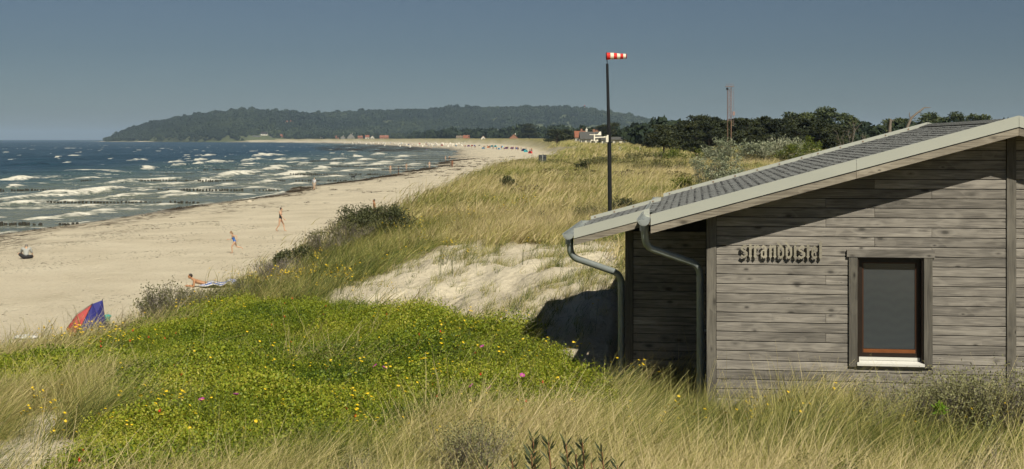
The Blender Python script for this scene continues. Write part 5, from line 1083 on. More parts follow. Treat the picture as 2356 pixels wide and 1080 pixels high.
# ------------------------------------------------------------------ wrack on the beach
WEED = leaf_mat('dry_seaweed', [(0, (.10, .075, .045)), (.5, (.055, .042, .026)), (1, (.025, .02, .013))], .0, .8)
source('weed', [leafy_mesh('weed', 26, .28, .05, .16, .05, 700 + i, .8) for i in range(4)], WEED)
n_ = 60000; Y = rng.uniform(85, 480, n_) ; t = rng.random(n_) ** 1.5 * 26 + .3; X = shore(Y) + t; pr = np.exp(-((t - 2.0) / 1.5) ** 2) * .36 * sst(.42, .66, fbm(X / 5, Y / 9, 711, 3)) + .05 * sst(.52, .70, fbm(X / 3, Y / 6, 713, 3)) * sst(2, 6, t)
pr = pr * np.interp(Y, [85, 140, 200, 480], [.45, .8, 1.2, 1.4]); ok = rng.random(n_) < pr; X, Y, t = X[ok], Y[ok], t[ok]
X2, Y2 = cand(16000, 46, 110, -.42, -.08); ok = (X2 - shore(Y2) > 6) & (X2 < dfoot(Y2) - .5) & (rng.random(len(X2)) < .8 * sst(.45, .64, fbm(X2 / 4, Y2 / 5, 717, 3))); t = np.concatenate([t, np.full(ok.sum(), 30.)]); X = np.concatenate([X, X2[ok]]); Y = np.concatenate([Y, Y2[ok]])
N_ = len(X); s = rng.uniform(.3, 1.1, N_) * np.where(t > 20, .36, 1.0) * np.clip(Y / 160, .5, 1.7)
scatter('seaweed_wrack', 'weed', np.stack([X, Y, np.maximum(ground_z(X, Y), .0)], 1), np.stack([np.zeros(N_), np.zeros(N_), rng.uniform(0, 6.28, N_)], 1), np.stack([s * 1.6, s, s], 1), rng.normal(.1, .15, N_), 'dark seaweed litter strewn along the tide line')
q = hit(573, 466); rk = MB(); rk.ball((0, 0, .05), (.40, .3, .22), 9, 6); me = rk.mesh('boulder')
for v in me.vertices: v.co *= 1 + .25 * (vnoise(np.array([v.co.x * 4 + 3]), np.array([v.co.y * 4 + v.co.z * 5]), 9)[0] - .5)
tag(link('boulder', me, None, q, M('pale_rock', (.46, .41, .32), .9, .2, 5)), 'small pale boulder at the water edge', 'boulder')
# ------------------------------------------------------------------ people
def remesh(mb, voxel, name):
    me0 = mb.mesh(name); ob = bpy.data.objects.new('tmp', me0); COL.objects.link(ob); md = ob.modifiers.new('r', 'REMESH'); md.mode = 'VOXEL'; md.voxel_size = voxel; sm = ob.modifiers.new('s', 'SMOOTH'); sm.iterations = 3; sm.factor = .5
    dg = bpy.context.evaluated_depsgraph_get(); me1 = bpy.data.meshes.new_from_object(ob.evaluated_get(dg)); bpy.data.objects.remove(ob); me1.name = name; me1.materials.clear()
    me1.polygons.foreach_set('use_smooth', [True] * len(me1.polygons)); return me1
STAND = dict(pel=(0, 0, .53), chest=(.0, 0, .735), neck=(.0, 0, .855), head=(.012, 0, .93), sl=(0, .105, .81), sr=(0, -.105, .81), el=(-.015, .135, .63), er=(-.015, -.135, .63), wl=(.03, .14, .475), wr=(.03, -.14, .475), hl=(0, .052, .51), hr=(0, -.052, .51), kl=(.012, .056, .285), kr=(.012, -.056, .285), al=(0, .056, .045), ar=(0, -.056, .045), tl=(.095, .065, .015), tr=(.095, -.065, .015))
WALK = dict(STAND, kl=(.12, .05, .295), al=(.165, .05, .05), tl=(.255, .055, .025), kr=(-.03, -.05, .28), ar=(-.17, -.05, .075), tr=(-.10, -.05, .014), el=(-.075, .125, .64), wl=(-.06, .13, .475), er=(.10, -.125, .65), wr=(.21, -.12, .53), chest=(.015, 0, .73), head=(.045, 0, .925), neck=(.025, 0, .85), sl=(.01, .10, .81), sr=(.01, -.10, .81))
RUN = dict(STAND, pel=(0, 0, .52), chest=(.075, 0, .71), neck=(.12, 0, .83), head=(.16, 0, .91), sl=(.09, .095, .785), sr=(.09, -.095, .785), hl=(0, .05, .50), hr=(0, -.05, .50), kl=(.12, .05, .30), al=(.10, .05, .05), tl=(.19, .055, .02), kr=(-.085, -.05, .29), ar=(-.30, -.05, .25), tr=(-.345, -.05, .17), el=(-.09, .15, .76), wl=(-.10, .17, .61), er=(.12, -.14, .62), wr=(.26, -.11, .60))
SIT = dict(STAND, pel=(0, 0, .065), chest=(.075, 0, .245), neck=(.14, 0, .34), head=(.19, 0, .395), sl=(.11, .11, .315), sr=(.11, -.11, .315), hl=(.02, .06, .06), hr=(.02, -.06, .06), kl=(.10, .22, .16), kr=(.13, -.20, .07), al=(.24, .08, .04), ar=(.25, -.03, .035), tl=(.26, -.0, .02), tr=(.27, .06, .02), el=(.20, .16, .20), wl=(.27, .10, .10), er=(.15, -.18, .17), wr=(.22, -.16, .03))
PRONE = dict(STAND, pel=(-.28, 0, .065), chest=(-.06, 0, .13), neck=(.05, 0, .20), head=(.10, 0, .265), sl=(.0, .11, .16), sr=(.0, -.11, .16), hl=(-.30, .05, .06), hr=(-.30, -.05, .06), kl=(-.53, .06, .04), kr=(-.53, -.06, .04), al=(-.74, .05, .03), ar=(-.74, -.05, .03), tl=(-.82, .06, .015), tr=(-.82, -.06, .015), el=(.02, .15, .02), er=(.02, -.15, .02), wl=(.15, .06, .025), wr=(.15, -.06, .025))
STRIDE_TO = dict(STAND, kl=(.05, .055, .285), al=(.03, .055, .05), tl=(.11, .06, .02), kr=(-.01, -.055, .28), ar=(-.05, -.055, .05), tr=(.04, -.06, .015), el=(.03, .14, .63), wl=(.07, .15, .48), er=(-.05, -.14, .63), wr=(-.03, -.15, .475))
def body_mb(J, h, fem, part='body', grow=0.0, fingers=True):
    J = {k: Vector(v) * h for k, v in J.items()}; g = grow; mb = MB()
    def seg(a, b_, r0, r1): 
        a, b_ = J[a] if isinstance(a, str) else a, J[b_] if isinstance(b_, str) else b_; mb.tube([a, a.lerp(b_, .5), b_], [r0 * h + g, (r0 + r1) / 2 * h * 1.04 + g, r1 * h + g], 10); mb.ball(a, r0 * h + g, 10, 6); mb.ball(b_, r1 * h + g, 10, 6)
    up = (J['chest'] - J['pel']).normalized(); rot = Vector((0, 0, 1)).rotation_difference(up).to_matrix()
    hipw, wst, shw = (.082, .060, .078) if fem else (.076, .068, .090)
    def torso(z0=0.0, z1=1.0):
        for k in range(7):
            t = k / 6
            if not z0 <= t <= z1: continue
            c_ = J['pel'].lerp(J['chest'], t); wl_ = np.interp(t, [0, .45, 1], [hipw, wst, shw]); fw = np.interp(t, [0, .45, 1], [.056, .047, .058]); mb.ball(c_, (fw * h + g, wl_ * h + g, .062 * h + g * .5), 12, 8, 0, rot)
    def head():
        hd = J['head']; f_ = Vector((1, 0, -.1)).normalized(); mb.ball(hd, (.050 * h, .042 * h, .058 * h), 14, 10); mb.ball(hd + Vector((.018, 0, -.03)) * h, (.032 * h, .032 * h, .032 * h), 10, 8); mb.ball(hd + Vector((.053, 0, -.012)) * h, (.011 * h, .008 * h, .014 * h), 8, 6)
        for s_ in (-1, 1): mb.ball(hd + Vector((-.002, .043 * s_, -.008)) * h, (.009 * h, .006 * h, .016 * h), 8, 6)
        seg('neck', 'head', .028, .027); seg('chest', 'neck', .045, .030)
    if part == 'body':
        torso(); head(); seg('chest', 'sl', .05, .036); seg('chest', 'sr', .05, .036)
        for s_ in 'lr':
            seg('h' + s_, 'k' + s_, .049, .031); seg('k' + s_, 'a' + s_, .033, .0205); seg('a' + s_, 't' + s_, .021, .013); cal = J['k' + s_].lerp(J['a' + s_], .3); bk = Vector((-.006, 0, 0)) * h; mb.ball(cal + bk, .033 * h, 8, 6)
            seg('s' + s_, 'e' + s_, .029, .021); seg('e' + s_, 'w' + s_, .0215, .0145)
            d = (J['w' + s_] - J['e' + s_]).normalized(); w_ = J['w' + s_]; sd_ = d.cross(Vector((0, 1, 0))); sd_ = sd_.normalized() if sd_.length > .1 else Vector((1, 0, 0)); pc = w_ + d * .030 * h; mb.tube([w_, pc, pc + d * .022 * h], [.014 * h, .021 * h, .019 * h], 8)
            if fingers:
                for q in range(4):
                    o_ = sd_ * (q - 1.5) * .0105 * h; L = [.036, .042, .040, .031][q] * h; p0 = pc + d * .015 * h + o_; b1 = (d + Vector((0, 0, -.1)) + Vector((0, .25 if s_ == 'r' else -.25, 0))).normalized(); mb.tube([p0, p0 + d * L * .55, p0 + d * L * .55 + b1 * L * .5], [.0055 * h, .005 * h, .004 * h], 6)
                p0 = w_ + d * .016 * h + sd_ * .016 * h; mb.tube([p0, p0 + (d * .6 + sd_).normalized() * .024 * h, p0 + (d * .6 + sd_).normalized() * .024 * h + d * .018 * h], [.007 * h, .006 * h, .0045 * h], 6)
    elif part == 'swimsuit':
        torso(0, .9); 
        for s_ in 'lr': mb.tube([J['chest'] + Vector((.045, .045 * (1 if s_ == 'l' else -1), .02)) * h, J['chest'].lerp(J['s' + s_], .55) + Vector((.0, 0, .045)) * h, J['chest'] + Vector((-.05, .045 * (1 if s_ == 'l' else -1), .02)) * h], .012 * h, 6)
    elif part == 'briefs': torso(0, .2)
    elif part == 'shorts':
        torso(0, .34)
        for s_ in 'lr': seg('h' + s_, J['h' + s_].lerp(J['k' + s_], .75), .055, .046)
    elif part == 'shirt':
        torso(.12, 1); seg('chest', 'sl', .055, .040); seg('chest', 'sr', .055, .040)
        for s_ in 'lr': seg('s' + s_, J['s' + s_].lerp(J['e' + s_], .75), .036, .034)
    return mb
SKIN = {k: M('skin_' + k, c, .55, .10, 9, spec=.35) for k, c in dict(fair=(.52, .33, .22), tan=(.40, .21, .11), brown=(.24, .10, .05)).items()}
CLO = lambda nm, c: M('cloth_' + nm, c, .8, .12, 12)
def hair_mb(J, h, style):
    hd = Vector(J['head']) * h; mb = MB(); mb.ball(hd + Vector((-.010, 0, .012)) * h, (.052 * h, .047 * h, .056 * h), 12, 8)
    if style == 'bun': mb.ball(hd + Vector((-.045, 0, .045)) * h, .024 * h, 8, 6)
    if style == 'long': mb.tube([hd + Vector((-.02, 0, .0)) * h, hd + Vector((-.06, 0, -.04)) * h, hd + Vector((-.10, .0, -.10)) * h], [.045 * h, .04 * h, .014 * h], 8)
    if style == 'pony': mb.tube([hd + Vector((-.045, 0, .01)) * h, hd + Vector((-.08, 0, -.05)) * h], [.02 * h, .01 * h], 8)
    return mb
def person(label, base, heading, h, pose, skin, clothes, hair, hcol, voxel=.012, fem=True, group=None, sink=0.0, fingers=True):
    p = thing('person', label, 'person', (base[0], base[1], base[2] - sink), heading, group)
    body = remesh(body_mb(pose, h, fem, 'body', 0, fingers), voxel, 'body'); link('body', body, p, None, SKIN[skin])
    for (part, nm, col) in clothes: link({'swimsuit': 'swimsuit', 'briefs': 'swim_briefs', 'shorts': 'shorts', 'shirt': 'shirt'}[part], remesh(body_mb(pose, h, fem, part, .009), max(voxel, .014), part), p, None, CLO(nm, col))
    if hair: link('hair', remesh(hair_mb(pose, h, hair), max(voxel, .012), 'hair'), p, None, M('hair_' + hcol[0], hcol[1], .6, .25, 30))
    if fingers:
        mb = MB(); hd = Vector(pose['head']) * h
        for s_ in (-1, 1): mb.ball(hd + Vector((.046, .017 * s_, .004)) * h, (.004 * h, .006 * h, .0035 * h), 6, 4)
        mb.ball(hd + Vector((.049, 0, -.034)) * h, (.003 * h, .011 * h, .003 * h), 6, 4); mb.build('face_features', M('dark_features', (.06, .03, .025), .5), p)
    return p
BR = ('brown', (.07, .045, .028)); DK = ('dark', (.03, .022, .018)); GR = ('grey', (.22, .20, .17)); BL = ('blond', (.24, .16, .08))
person('woman in a black swimsuit walking right across the sand', hit(645, 533), R(-12), 1.68, WALK, 'fair', [('swimsuit', 'black', (.018, .018, .022))], 'bun', DK)
person('girl in a blue swimsuit running left across the sand', hit(540, 585), R(190), 1.30, RUN, 'fair', [('swimsuit', 'blue', (.03, .13, .46))], 'long', BL, .010)
person('person in a grey shirt and dark shorts sitting on the sand with their back turned', hit(60, 597), R(108), 1.76, SIT, 'fair', [('shirt', 'grey', (.33, .34, .32)), ('shorts', 'near_black', (.018, .018, .02))], 'short', GR, .012, False)
person('bare backed person with bowed head half hidden behind the dune grass', hit(861, 512), R(200), 1.78, STAND, 'tan', [('briefs', 'navy', (.03, .035, .07))], 'short', DK, .014, False)
lyb = hit(447, 662); lyb = (lyb[0], lyb[1], lyb[2] + .02)
person('dark haired person lying on a towel behind the open shrub', lyb, R(195), 1.72, PRONE, 'tan', [], 'short', DK, .014, False)
STRB = M('towel_blue', (.10, .16, .52), .9, .1, 10); STRW = M('towel_white', (.62, .62, .60), .9, .08, 10)
tw = thing('striped_towel', 'blue and white striped towel draped beside the lying person', 'towel', (lyb[0] + .55, lyb[1] + .05, lyb[2])); 
def towel_z(u, v): return .14 + .10 * math.sin(3.0 * u + .6) * (1 - abs(v)) + .26 * max(0, 1 - abs(u - 1.05) / .35) + .03 * math.sin(9 * u + 4 * v)
for k in range(7):
    mb = MB(); v0, v1 = -.55 + k * .155, -.55 + (k + 1) * .155; V = []
    for i in range(17):
        u = -.25 + i * .1
        for v in (v0, v1): V.append((u, v, max(.02, towel_z(u, v) - .12 * abs(v))))
    mb.add(V, [(2 * i, 2 * i + 1, 2 * i + 3, 2 * i + 2) for i in range(16)], 0, True); o_ = mb.build('stripe', STRB if k % 2 else STRW, tw); md = o_.modifiers.new('t', 'SOLIDIFY'); md.thickness = .012
waders = [(723, 437, R(-95), 1.70, STRIDE_TO, 'fair', [('shirt', 'pale_grey', (.52, .52, .54)), ('shorts', 'beige', (.42, .33, .25))], GR, 'person in a pale shirt and beige shorts walking at the water edge'), (898, 397, R(-60), 1.72, STRIDE_TO, 'fair', [('briefs', 'beige', (.42, .33, .25))], DK, 'pale bather at the left of the three by the sandbank'), (917, 403, R(200), 1.74, STAND, 'tan', [('shirt', 'slate', (.10, .10, .12)), ('shorts', 'near_black', (.018, .018, .02))], DK, 'person in dark shirt and shorts standing on the weedy sandbank'),
          (935, 392, R(60), 1.78, STAND, 'fair', [('briefs', 'beige', (.42, .33, .25))], BR, 'pale bather with hands at the hips at the right of the three by the sandbank'), (988, 388, R(-80), 1.74, STRIDE_TO, 'fair', [('briefs', 'white', (.6, .58, .55))], BR, 'fair bather walking along the water line, midway to the tanned one'), (1025, 370, R(-90), 1.7, STRIDE_TO, 'fair', [('briefs', 'beige', (.42, .33, .25))], BR, 'left one of the far pair at the water edge'), (1034, 369, R(-70), 1.75, STRIDE_TO, 'tan', [('shorts', 'near_black', (.018, .018, .02))], DK, 'dark shorted right one of the far pair at the water edge'),
          (1040.5, 386, R(-92), 1.85, STRIDE_TO, 'brown', [('briefs', 'brown', (.20, .09, .045))], DK, 'deeply tanned bather walking toward the camera on the wet sand'), (1152.5, 384, R(-120), 1.72, STRIDE_TO, 'fair', [('shirt', 'pale_grey', (.52, .52, .54))], DK, 'person in a white shirt by the dune crest'), (981.5, 347, R(-90), 1.75, STAND, 'tan', [('shorts', 'blue', (.03, .13, .46))], DK, 'distant person in blue shorts by the dark weed'), (992, 346, R(90), 1.75, STAND, 'tan', [('shorts', 'near_black', (.018, .018, .02))], DK, 'distant person in dark shorts by the dark weed')]
for (px, py, hd_, h, pose, skn, cl, hc, lb_) in waders:
    q = hit(px, py); person(lb_, q, hd_, h, pose, skn, cl, 'short', hc, .022, False, 'people along the water', .06 if q[2] < .15 else 0, False)
# dog
q = hit(812, 412, .0); dg_ = thing('dog', 'black dog standing in the shallows', 'dog', (q[0], q[1], -.12), R(-8)); s = 1.25; mb = MB()
def B(c_, r_): mb.ball(Vector(c_) * s, tuple(x * s for x in r_), 10, 7)
def T(p_, r_): mb.tube([Vector(x) * s for x in p_], [x * s for x in r_], 8)
B((.16, 0, .46), (.16, .10, .14)); B((.02, 0, .47), (.18, .095, .115)); B((-.16, 0, .48), (.14, .09, .11)); T([(.26, 0, .52), (.36, 0, .62)], [.085, .065]); B((.40, 0, .66), (.085, .06, .065)); T([(.42, 0, .65), (.53, 0, .63)], [.05, .032]); B((.37, .05, .66), (.03, .015, .055)); B((.37, -.05, .66), (.03, .015, .055)); T([(-.27, 0, .53), (-.38, 0, .56), (-.46, 0, .64)], [.035, .025, .012])
for y_ in (.06, -.06):
    dx = .04 if y_ > 0 else -.03
    T([(.20, y_, .42), (.19 + dx, y_, .24), (.20 + dx, y_, .03)], [.055, .034, .026]); B((.22 + dx, y_, .02), (.04, .03, .02)); T([(-.20, y_, .44), (-.13 - dx, y_, .29), (-.24 - dx, y_, .18), (-.22 - dx, y_, .03)], [.075, .05, .030, .025]); B((-.20 - dx, y_, .02), (.04, .03, .02))
link('body', remesh(mb, .018, 'dog_body'), dg_, None, M('black_fur', (.012, .012, .014), .7, .3, 25)); 
# beach shelter, small things near it
q = hit(198, 768, 1.15); q = (q[0], q[1], gz(q[0], q[1]) - .03); k = q[1] / F; ten = thing('beach_shelter', 'red and blue beach shelter behind the flowering grass', 'shelter', q)
def tq(px, py, dy): return Vector(((px - 198) * k, dy, (768 - py) * k))
ap, k2, lt, lt0 = tq(228, 692, .35), tq(209, 700, .15), tq(178, 722, -.05), tq(150, 756, 0.1)
def sheet(name, P_, mat, sag=.0):
    mb = MB(); mb.add(P_, [tuple(range(len(P_)))]); o_ = mb.build(name, mat, ten); md = o_.modifiers.new('t', 'SOLIDIFY'); md.thickness = .012; return o_
TR = M('shelter_red', (.40, .06, .06), .75, .12, 6); TB = M('shelter_blue', (.020, .022, .16), .75, .12, 6)
sheet('red_panel', [k2, lt + Vector((.02, -.03, -.02)), tq(163, 770, -.35), tq(181, 772, -.42)], TR); sheet('red_flap', [k2 + Vector((-.01, .04, .0)), lt, lt0, tq(158, 772, .05), tq(166, 752, -.1)], TR)
sheet('blue_panel', [k2 + Vector((.004, 0, 0)), tq(181.5, 773, -.42), tq(214, 775, -.30), tq(222, 720, .0)], TB); sheet('blue_side', [k2 + Vector((.006, 0, .004)), tq(222, 720, .0) + Vector((.002, .002, 0)), tq(215, 775, -.28), tq(241, 770, .25), ap], TB); sheet('blue_back', [ap, tq(242, 770, .3), tq(215, 770, 1.0), tq(160, 770, .9), lt + Vector((0, .05, 0)), k2 + Vector((0, .03, .01))], TB)
mb = MB(); mb.tube([tq(241, 770, .26), ap, ap + Vector((.005, 0, .05))], .012, 6); mb.tube([tq(182, 773, -.43), k2 + Vector((0, -.01, 0)), k2 + Vector((0, 0, .05))], .010, 6); mb.build('pole', BLACKP, ten); mb = MB(); mb.tube([k2 + Vector((0, .02, .03)), lt + Vector((0, 0, .03)), lt0], .007, 5); mb.build('guy_line', BLACKP, ten)
q = at(246, 47); mb = MB(); mb.ball((0, 0, .16), (.16, .12, .07), 9, 6); mb.tube([(0, 0, 0), (0, 0, .13)], [.10, .12], 9); tag(mb.build('beach_bag', M('teal_plastic', (.03, .33, .30), .5), None, q), 'small teal bag beside the red and blue shelter', 'bag')
q = at(60, 43); mb = MB(); mb.ball((0, 0, .05), (.40, .25, .07), 12, 6); me = mb.mesh('white_cloth')
for v in me.vertices: v.co.z *= 1 + .8 * (vnoise(np.array([v.co.x * 7]), np.array([v.co.y * 9]), 3)[0] - .4)
tag(link('crumpled_sheet', me, None, q, STRW), 'crumpled white sheet on the sand left of the shelter', 'sheet')
# ------------------------------------------------------------------ the crowded far beach
WICK = M('wicker', (.74, .70, .60), .8, .15, 4); NAVY = M('navy_cloth', (.03, .04, .12), .8)
mb = MB(); mb.prism([(-.5, 0), (.5, 0), (.5, .55), (.15, .55), (.30, 1.0), (.12, 1.5), (-.35, 1.62), (-.62, 1.35), (-.55, .6)], 'x', -.6, -.52); mb.prism([(-.5, 0), (.5, 0), (.5, .55), (.15, .55), (.30, 1.0), (.12, 1.5), (-.35, 1.62), (-.62, 1.35), (-.55, .6)], 'x', .52, .6)
mb.prism([(-.5, 0), (-.44, 0), (-.48, .6), (-.55, 1.33), (-.33, 1.56), (.12, 1.44), (.12, 1.5), (-.35, 1.62), (-.62, 1.35), (-.55, .6)], 'x', -.52, .52); hood = mb.mesh('hood'); hood.materials.append(WICK)
mb = MB(); mb.box((0, 0.02, .25), (1.03, .9, .38)); seat = mb.mesh('seat'); seat.materials.append(NAVY)
rr = random.Random(21)
def crowd(px, py):
    q = hit(px, py); return q
for i in range(84):
    q = crowd(rr.uniform(905, 1070) if i < 60 else rr.uniform(790, 905), rr.gauss(334.3, 1.6) + (.0 if i < 60 else -2.6))
    c_ = thing('beach_chair', 'pale hooded wicker beach chair in the distant crowd', 'beach chair', q, rr.uniform(-1.2, 1.2) + (math.pi if rr.random() < .35 else 0), 'hooded beach chairs'); link('hood', hood, c_); link('seat', seat, c_)
cols = dict(blue=(.05, .16, .55), turquoise=(.06, .42, .48), orange=(.70, .18, .03), red=(.55, .04, .04), purple=(.22, .08, .26), white=(.68, .66, .60), green=(.10, .32, .10), navy=(.025, .03, .14), sky=(.20, .42, .62))
mb = MB(); N8 = 9; rad_ = [(1.0, 0.0), (.97, .35), (.82, .75), (.5, 1.08), (.0, 1.2)]; V = []
for (r0, z0) in rad_: V += [(r0 * 1.15 * math.cos(math.pi * j / (N8 - 1) * 1.25 - .4), r0 * math.sin(math.pi * j / (N8 - 1) * 1.25 - .4), z0) for j in range(N8)]
mb.add(V, [(a * N8 + j, a * N8 + j + 1, (a + 1) * N8 + j + 1, (a + 1) * N8 + j) for a in range(4) for j in range(N8 - 1)], 0, True)
def dome(col):
    me_ = mb.mesh('shell_' + col); me_.materials.append(M('tent_' + col, cols[col], .7)); return me_
domes = {c_: dome(c_) for c_ in cols}
tents = [(1155, 340, 'sky', 'pale blue beach tent left of the orange one'), (1165, 343, 'purple', 'purple beach tent beside the orange one'), (1124, 340.5, 'orange', 'orange beach tent on the far beach'), (1132, 338, 'turquoise', 'turquoise tent between the orange tent and the dune'), (1140, 339, 'turquoise', 'larger turquoise tent right of the orange one'), (1092, 338, 'blue', 'blue tent left end of the coloured row'), (1103, 337, 'white', 'white tent in the coloured row'), (1112, 342, 'sky', 'light blue tent in front of the coloured row'), (1078, 337, 'purple', 'purple tent beside the wicker chairs'), (1086, 335, 'red', 'red tent behind the coloured row'),
         (997, 336, 'turquoise', 'small turquoise tent in front of the wicker chairs'), (966, 334, 'red', 'bright red tent among the wicker chairs'), (981, 328, 'navy', 'navy blue canopy behind the wicker chairs'), (1017, 337, 'red', 'dark red tent right of the small turquoise one'), (1049, 338, 'sky', 'pale blue tent right of the wicker chairs'), (1190, 345, 'blue', 'blue tent nearest the dune cliff'), (1210, 350, 'turquoise', 'big turquoise tent below the dune cliff'), (1205, 349, 'navy', 'navy windbreak beside the big turquoise tent'), (1220, 353, 'red', 'red cloth shelter below the dune cliff'), (1178, 344, 'purple', 'lilac shelter right of the orange tent'), (1148, 344, 'sky', 'low pale blue shelter on the beach'), (1062, 333, 'white', 'white tent at the right end of the wicker chairs'), (940, 332, 'blue', 'blue shelter left of the red tent'), (925, 331, 'sky', 'pale shelter at the left of the crowd')]
for (px, py, c_, lb_) in tents:
    q = crowd(px, py + rr.gauss(0, 1.1)); t_ = thing('beach_tent', lb_, 'beach tent', q, rr.uniform(-1, 1), 'coloured tents on the far beach'); k_ = rr.uniform(.75, 1.1); t_.scale = (k_, k_, k_); o_ = link('canopy', domes[c_], t_); 
    mbb = MB(); mbb.box((0, 0, .02), (2.0, 1.2, .04)); mbb.build('groundsheet', STRW, t_)
pm_ = [remesh(body_mb(p_, 1.72, f_, 'body', 0, False), .03, 'far_body') for p_, f_ in ((STAND, False), (STRIDE_TO, True))]; sh_ = [remesh(body_mb(p_, 1.72, f_, 'shorts', .012), .03, 'far_shorts') for p_, f_ in ((STAND, False), (STRIDE_TO, True))]
for x in pm_: x.materials.append(SKIN['tan'])
for x in sh_: x.materials.append(CLO('navy', (.03, .035, .07)))
for i in range(80):
    px = rr.uniform(860, 1225); py = np.interp(px, [890, 1000, 1100, 1180, 1225], [331.5, 335, 341, 345, 351]) + rr.gauss(0, 1.6); q = hit(px, py); k_ = rr.randrange(2)
    p_ = thing('person', 'tiny bather in dark trunks in the far beach crowd', 'person', q, rr.uniform(0, 6.28), 'bathers in the far crowd'); link('body', pm_[k_], p_); link('shorts', sh_[k_], p_)
# ------------------------------------------------------------------ houses, lighthouse
TILE = M('red_roof_tiles', (.24, .095, .055), .85, .25, 2); GREYR = M('grey_roof', (.085, .085, .08), .85, .2, 2); THATCH = M('brown_thatch', (.17, .135, .095), .95, .25, 3); DARKR = M('dark_roof', (.035, .03, .03), .85, .2, 2); WALLW = M('white_render', (.60, .57, .49), .8, .06, 1); WALLB = M('brick_wall', (.26, .13, .08), .85, .2, 3); PANE = M('dark_window', (.03, .035, .045), .15, .2, 2); WALLG = M('grey_boards', (.20, .19, .17), .85, .15, 2)
def house(label, px, Y, eave, ridge, wpx, roof, wall, front='eave', base=None, nwin=2, chim=True, depth=7.0, group='village houses'):
    k = Y / F; x = Y * (px - CX) / F; ze, zr = CAMZ - (eave - HY) * k, CAMZ - (ridge - HY) * k; W = wpx * k
    zb = base if base is not None else min(gz(x, Y), ze - 2.2); h_ = thing('house', label, 'house', (x, Y, zb), 0, group); H1, H2 = ze - zb, zr - zb; D = depth; mb = MB()
    if front == 'eave': mb.prism([(-D / 2, -1), (D / 2, -1), (D / 2, H1), (0, H2 - .15), (-D / 2, H1)], 'x', -W / 2, W / 2)
    else: mb.prism([(-W / 2, -1), (W / 2, -1), (W / 2, H1), (0, H2 - .15), (-W / 2, H1)], 'y', -D / 2, D / 2)
    mb.build('wall', wall, h_); mb = MB(); e = .35
    hw = D / 2 if front == 'eave' else W / 2; sl = (H2 - H1) / hw; ax = 'x' if front == 'eave' else 'y'; half = (W / 2 if front == 'eave' else D / 2) + .3
    for s_ in (-1, 1): mb.prism([(0, H2), (s_ * (hw + e), H1 - e * sl), (s_ * (hw + e), H1 - e * sl + .22), (0, H2 + .22)], ax, -half, half)
    rf = mb.build('roof', roof, h_)
    if chim: mb = MB(); mb.box((W * .18, 0, H2 + .35), (.7, .7, 1.3)); mb.build('chimney', WALLB if wall is WALLW else WALLW, rf)
    for i in range(nwin):
        wx = (i + .5) / nwin * W - W / 2; mb = MB(); mb.box((wx, -D / 2 - .03, H1 * .52), (min(1.2, W / nwin * .5), .1, 1.2)); w_ = mb.build('window', PANE, h_); mb = MB(); mb.box((wx, -D / 2 - .06, H1 * .52), (.07, .12, 1.2)); mb.build('glazing_bar', WALLW, w_)
    mb = MB(); mb.box((W * .08, -D / 2 - .03, min(1.0, H1 * .4)), (.9, .1, 2.0)); mb.build('door', GREYR, h_); return h_
house('white house with a grey roof left of the windsock pole', 1358, 430, 320, 305, 46, GREYR, WALLW, 'eave', None, 4, True, 9)
house('low white wing of the white house, cut by the windsock pole', 1412, 425, 322, 317, 58, GREYR, WALLW, 'eave', None, 4, False, 6)
house('red tiled house at the left behind the white house', 1334, 500, 316, 303, 22, TILE, WALLW, 'eave', None, 2)
house('dark gabled roof behind the weather vane', 1372, 560, 306, 297.5, 20, DARKR, WALLB, 'gable', None, 2, False)
house('red gabled house in front of the tree belt, above the far dune', 1182, 1250, 318.5, 309.5, 20, TILE, WALLB, 'gable', None, 2)
house('small white gable with a red roof left of the red gabled house', 1112, 1330, 318, 313, 9, TILE, WALLW, 'gable', None, 1, False); house('low red roof with a white end above the far beach', 1073, 1560, 318, 312, 14, TILE, WALLW, 'eave', None, 2); house('thatched cottage left of the low red roof', 1057, 1570, 317.5, 313, 14, THATCH, WALLW, 'eave', None, 2)
for (lb_, px, ev, rd, w_, rf_, wl_, fr) in [('pale thatched gable at the foot of the hill', 740, 315.5, 311.5, 6, THATCH, WALLW, 'gable'), ('tiny red roofed house left of the grey barn', 776, 317, 313, 7, TILE, WALLB, 'eave'), ('light grey roof left of the grey barn', 789, 316.5, 312.5, 10, GREYR, WALLG, 'gable'), ('grey barn with the largest gable at the hill foot', 808, 316, 307.5, 17, GREYR, WALLG, 'gable'), ('red roof right of the grey barn', 829, 316.5, 313, 11, TILE, WALLB, 'eave'), ('white house with two chimneys below the hill', 845, 316, 311.5, 9, TILE, WALLW, 'eave'), ('small white house right of the one with chimneys', 857, 316.5, 313, 8, GREYR, WALLW, 'gable'), ('long low red roof at the edge of the tree belt', 884, 316.5, 312, 20, TILE, WALLB, 'eave')]:
    house(lb_, px, float(np.interp(px, [740, 800, 850, 885], [3060, 2800, 2600, 2450])), ev, rd, w_, rf_, wl_, fr, None, 2)
hl = [('dark roofed white house low on the hill', DARKR, WALLW), ('long white building at the foot of the headland', GREYR, WALLW), ('red roofed house low on the hill', TILE, WALLB), ('upper red house on the hillside, left one', TILE, WALLW), ('upper red house on the hillside, right one', TILE, WALLB), ('small white hut left of the long white building', GREYR, WALLW), ('tiny pale hut between the hill foot houses', GREYR, WALLW)]
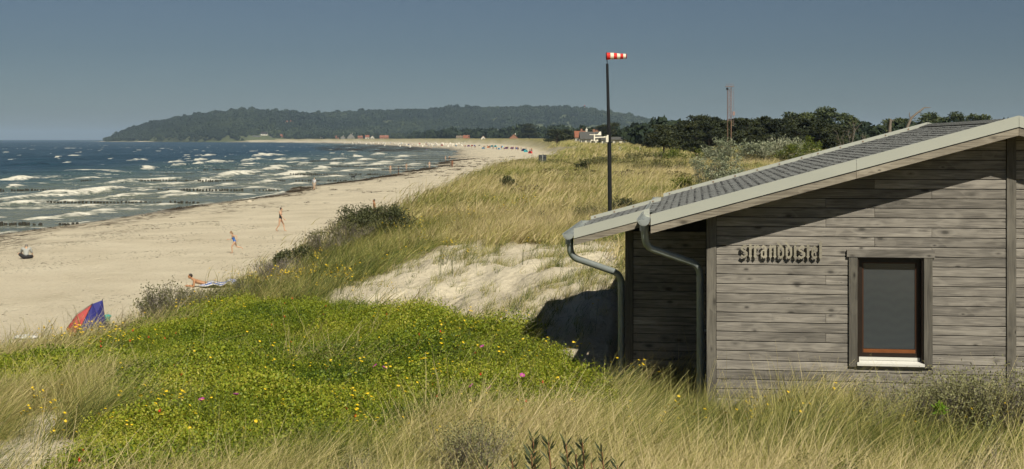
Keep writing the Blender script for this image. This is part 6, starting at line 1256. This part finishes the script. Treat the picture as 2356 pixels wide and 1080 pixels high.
for (lb_, rf_, wl_), (px, py, w_), q in zip(hl, HILL_H, HILL_P): house(lb_, px, q[1], py - .5, py - (4.5 if w_ > 6 else 2.5), w_, rf_, wl_, 'eave', min(q[2], CAMZ - q[1] * (py - HY) / F - 2), 2, False)
def tower(label, px, Y, top, bot, rpx):
    k = Y / F; x = Y * (px - CX) / F; zt, zb = CAMZ + (HY - top) * k, CAMZ + (HY - bot) * k; H = zt - zb; t_ = thing('lighthouse', label, 'lighthouse', (x, Y, zb)); r0 = rpx * k; mb = MB(); mb.tube([(0, 0, -12), (0, 0, H * .62)], [r0 * 1.1, r0 * .85], 14); mb.build('tower', WALLW, t_); mb = MB(); mb.tube([(0, 0, H * .62), (0, 0, H * .68)], r0 * 1.25, 14); mb.build('gallery', GREYR, t_); mb = MB(); mb.tube([(0, 0, H * .68), (0, 0, H * .84)], r0 * .75, 12); mb.build('lantern', PANE, t_); mb = MB(); mb.tube([(0, 0, H * .84), (0, 0, H * .97), (0, 0, H * 1.02)], [r0 * .95, r0 * .35, r0 * .08], 12); mb.build('cap', TR, t_)
tower('small white lighthouse with a red cap on the hill crest', 1345, 4340, 242.5, 252, 2.3)
q = at(1349.5, 640); k = 640 / F; sp = thing('turret', 'small white pointed turret roof behind the white house', 'turret', q); zt = CAMZ + (HY - 293) * k - q[2]; ze = CAMZ + (HY - 299.5) * k - q[2]; mb = MB(); mb.tube([(0, 0, ze), (0, 0, ze + (zt - ze) * .45), (0, 0, zt)], [3.2 * k, 1.1 * k, .1 * k], 8, 0, True, False); mb.build('spire', WALLW, sp); mb = MB(); mb.box((0, 0, ze / 2), (4.4 * k, 4.4 * k, ze)); mb.build('base', WALLW, sp)
# ------------------------------------------------------------------ haze
m, n, l, b, o = newmat('haze'); n.remove(b); pv = n.new('ShaderNodeVolumePrincipled'); pv.inputs['Density'].default_value = 0.000075; pv.inputs['Color'].default_value = (.55, .75, 1.0, 1); pv.inputs['Anisotropy'].default_value = 0.0
l.new(pv.outputs[0], o.inputs['Volume'])
mb = MB(); mb.box((0, 4000, 64), (34000, 36000, 150)); tag(mb.build('haze', m), 'thin bluish sea haze', None, kind='stuff')
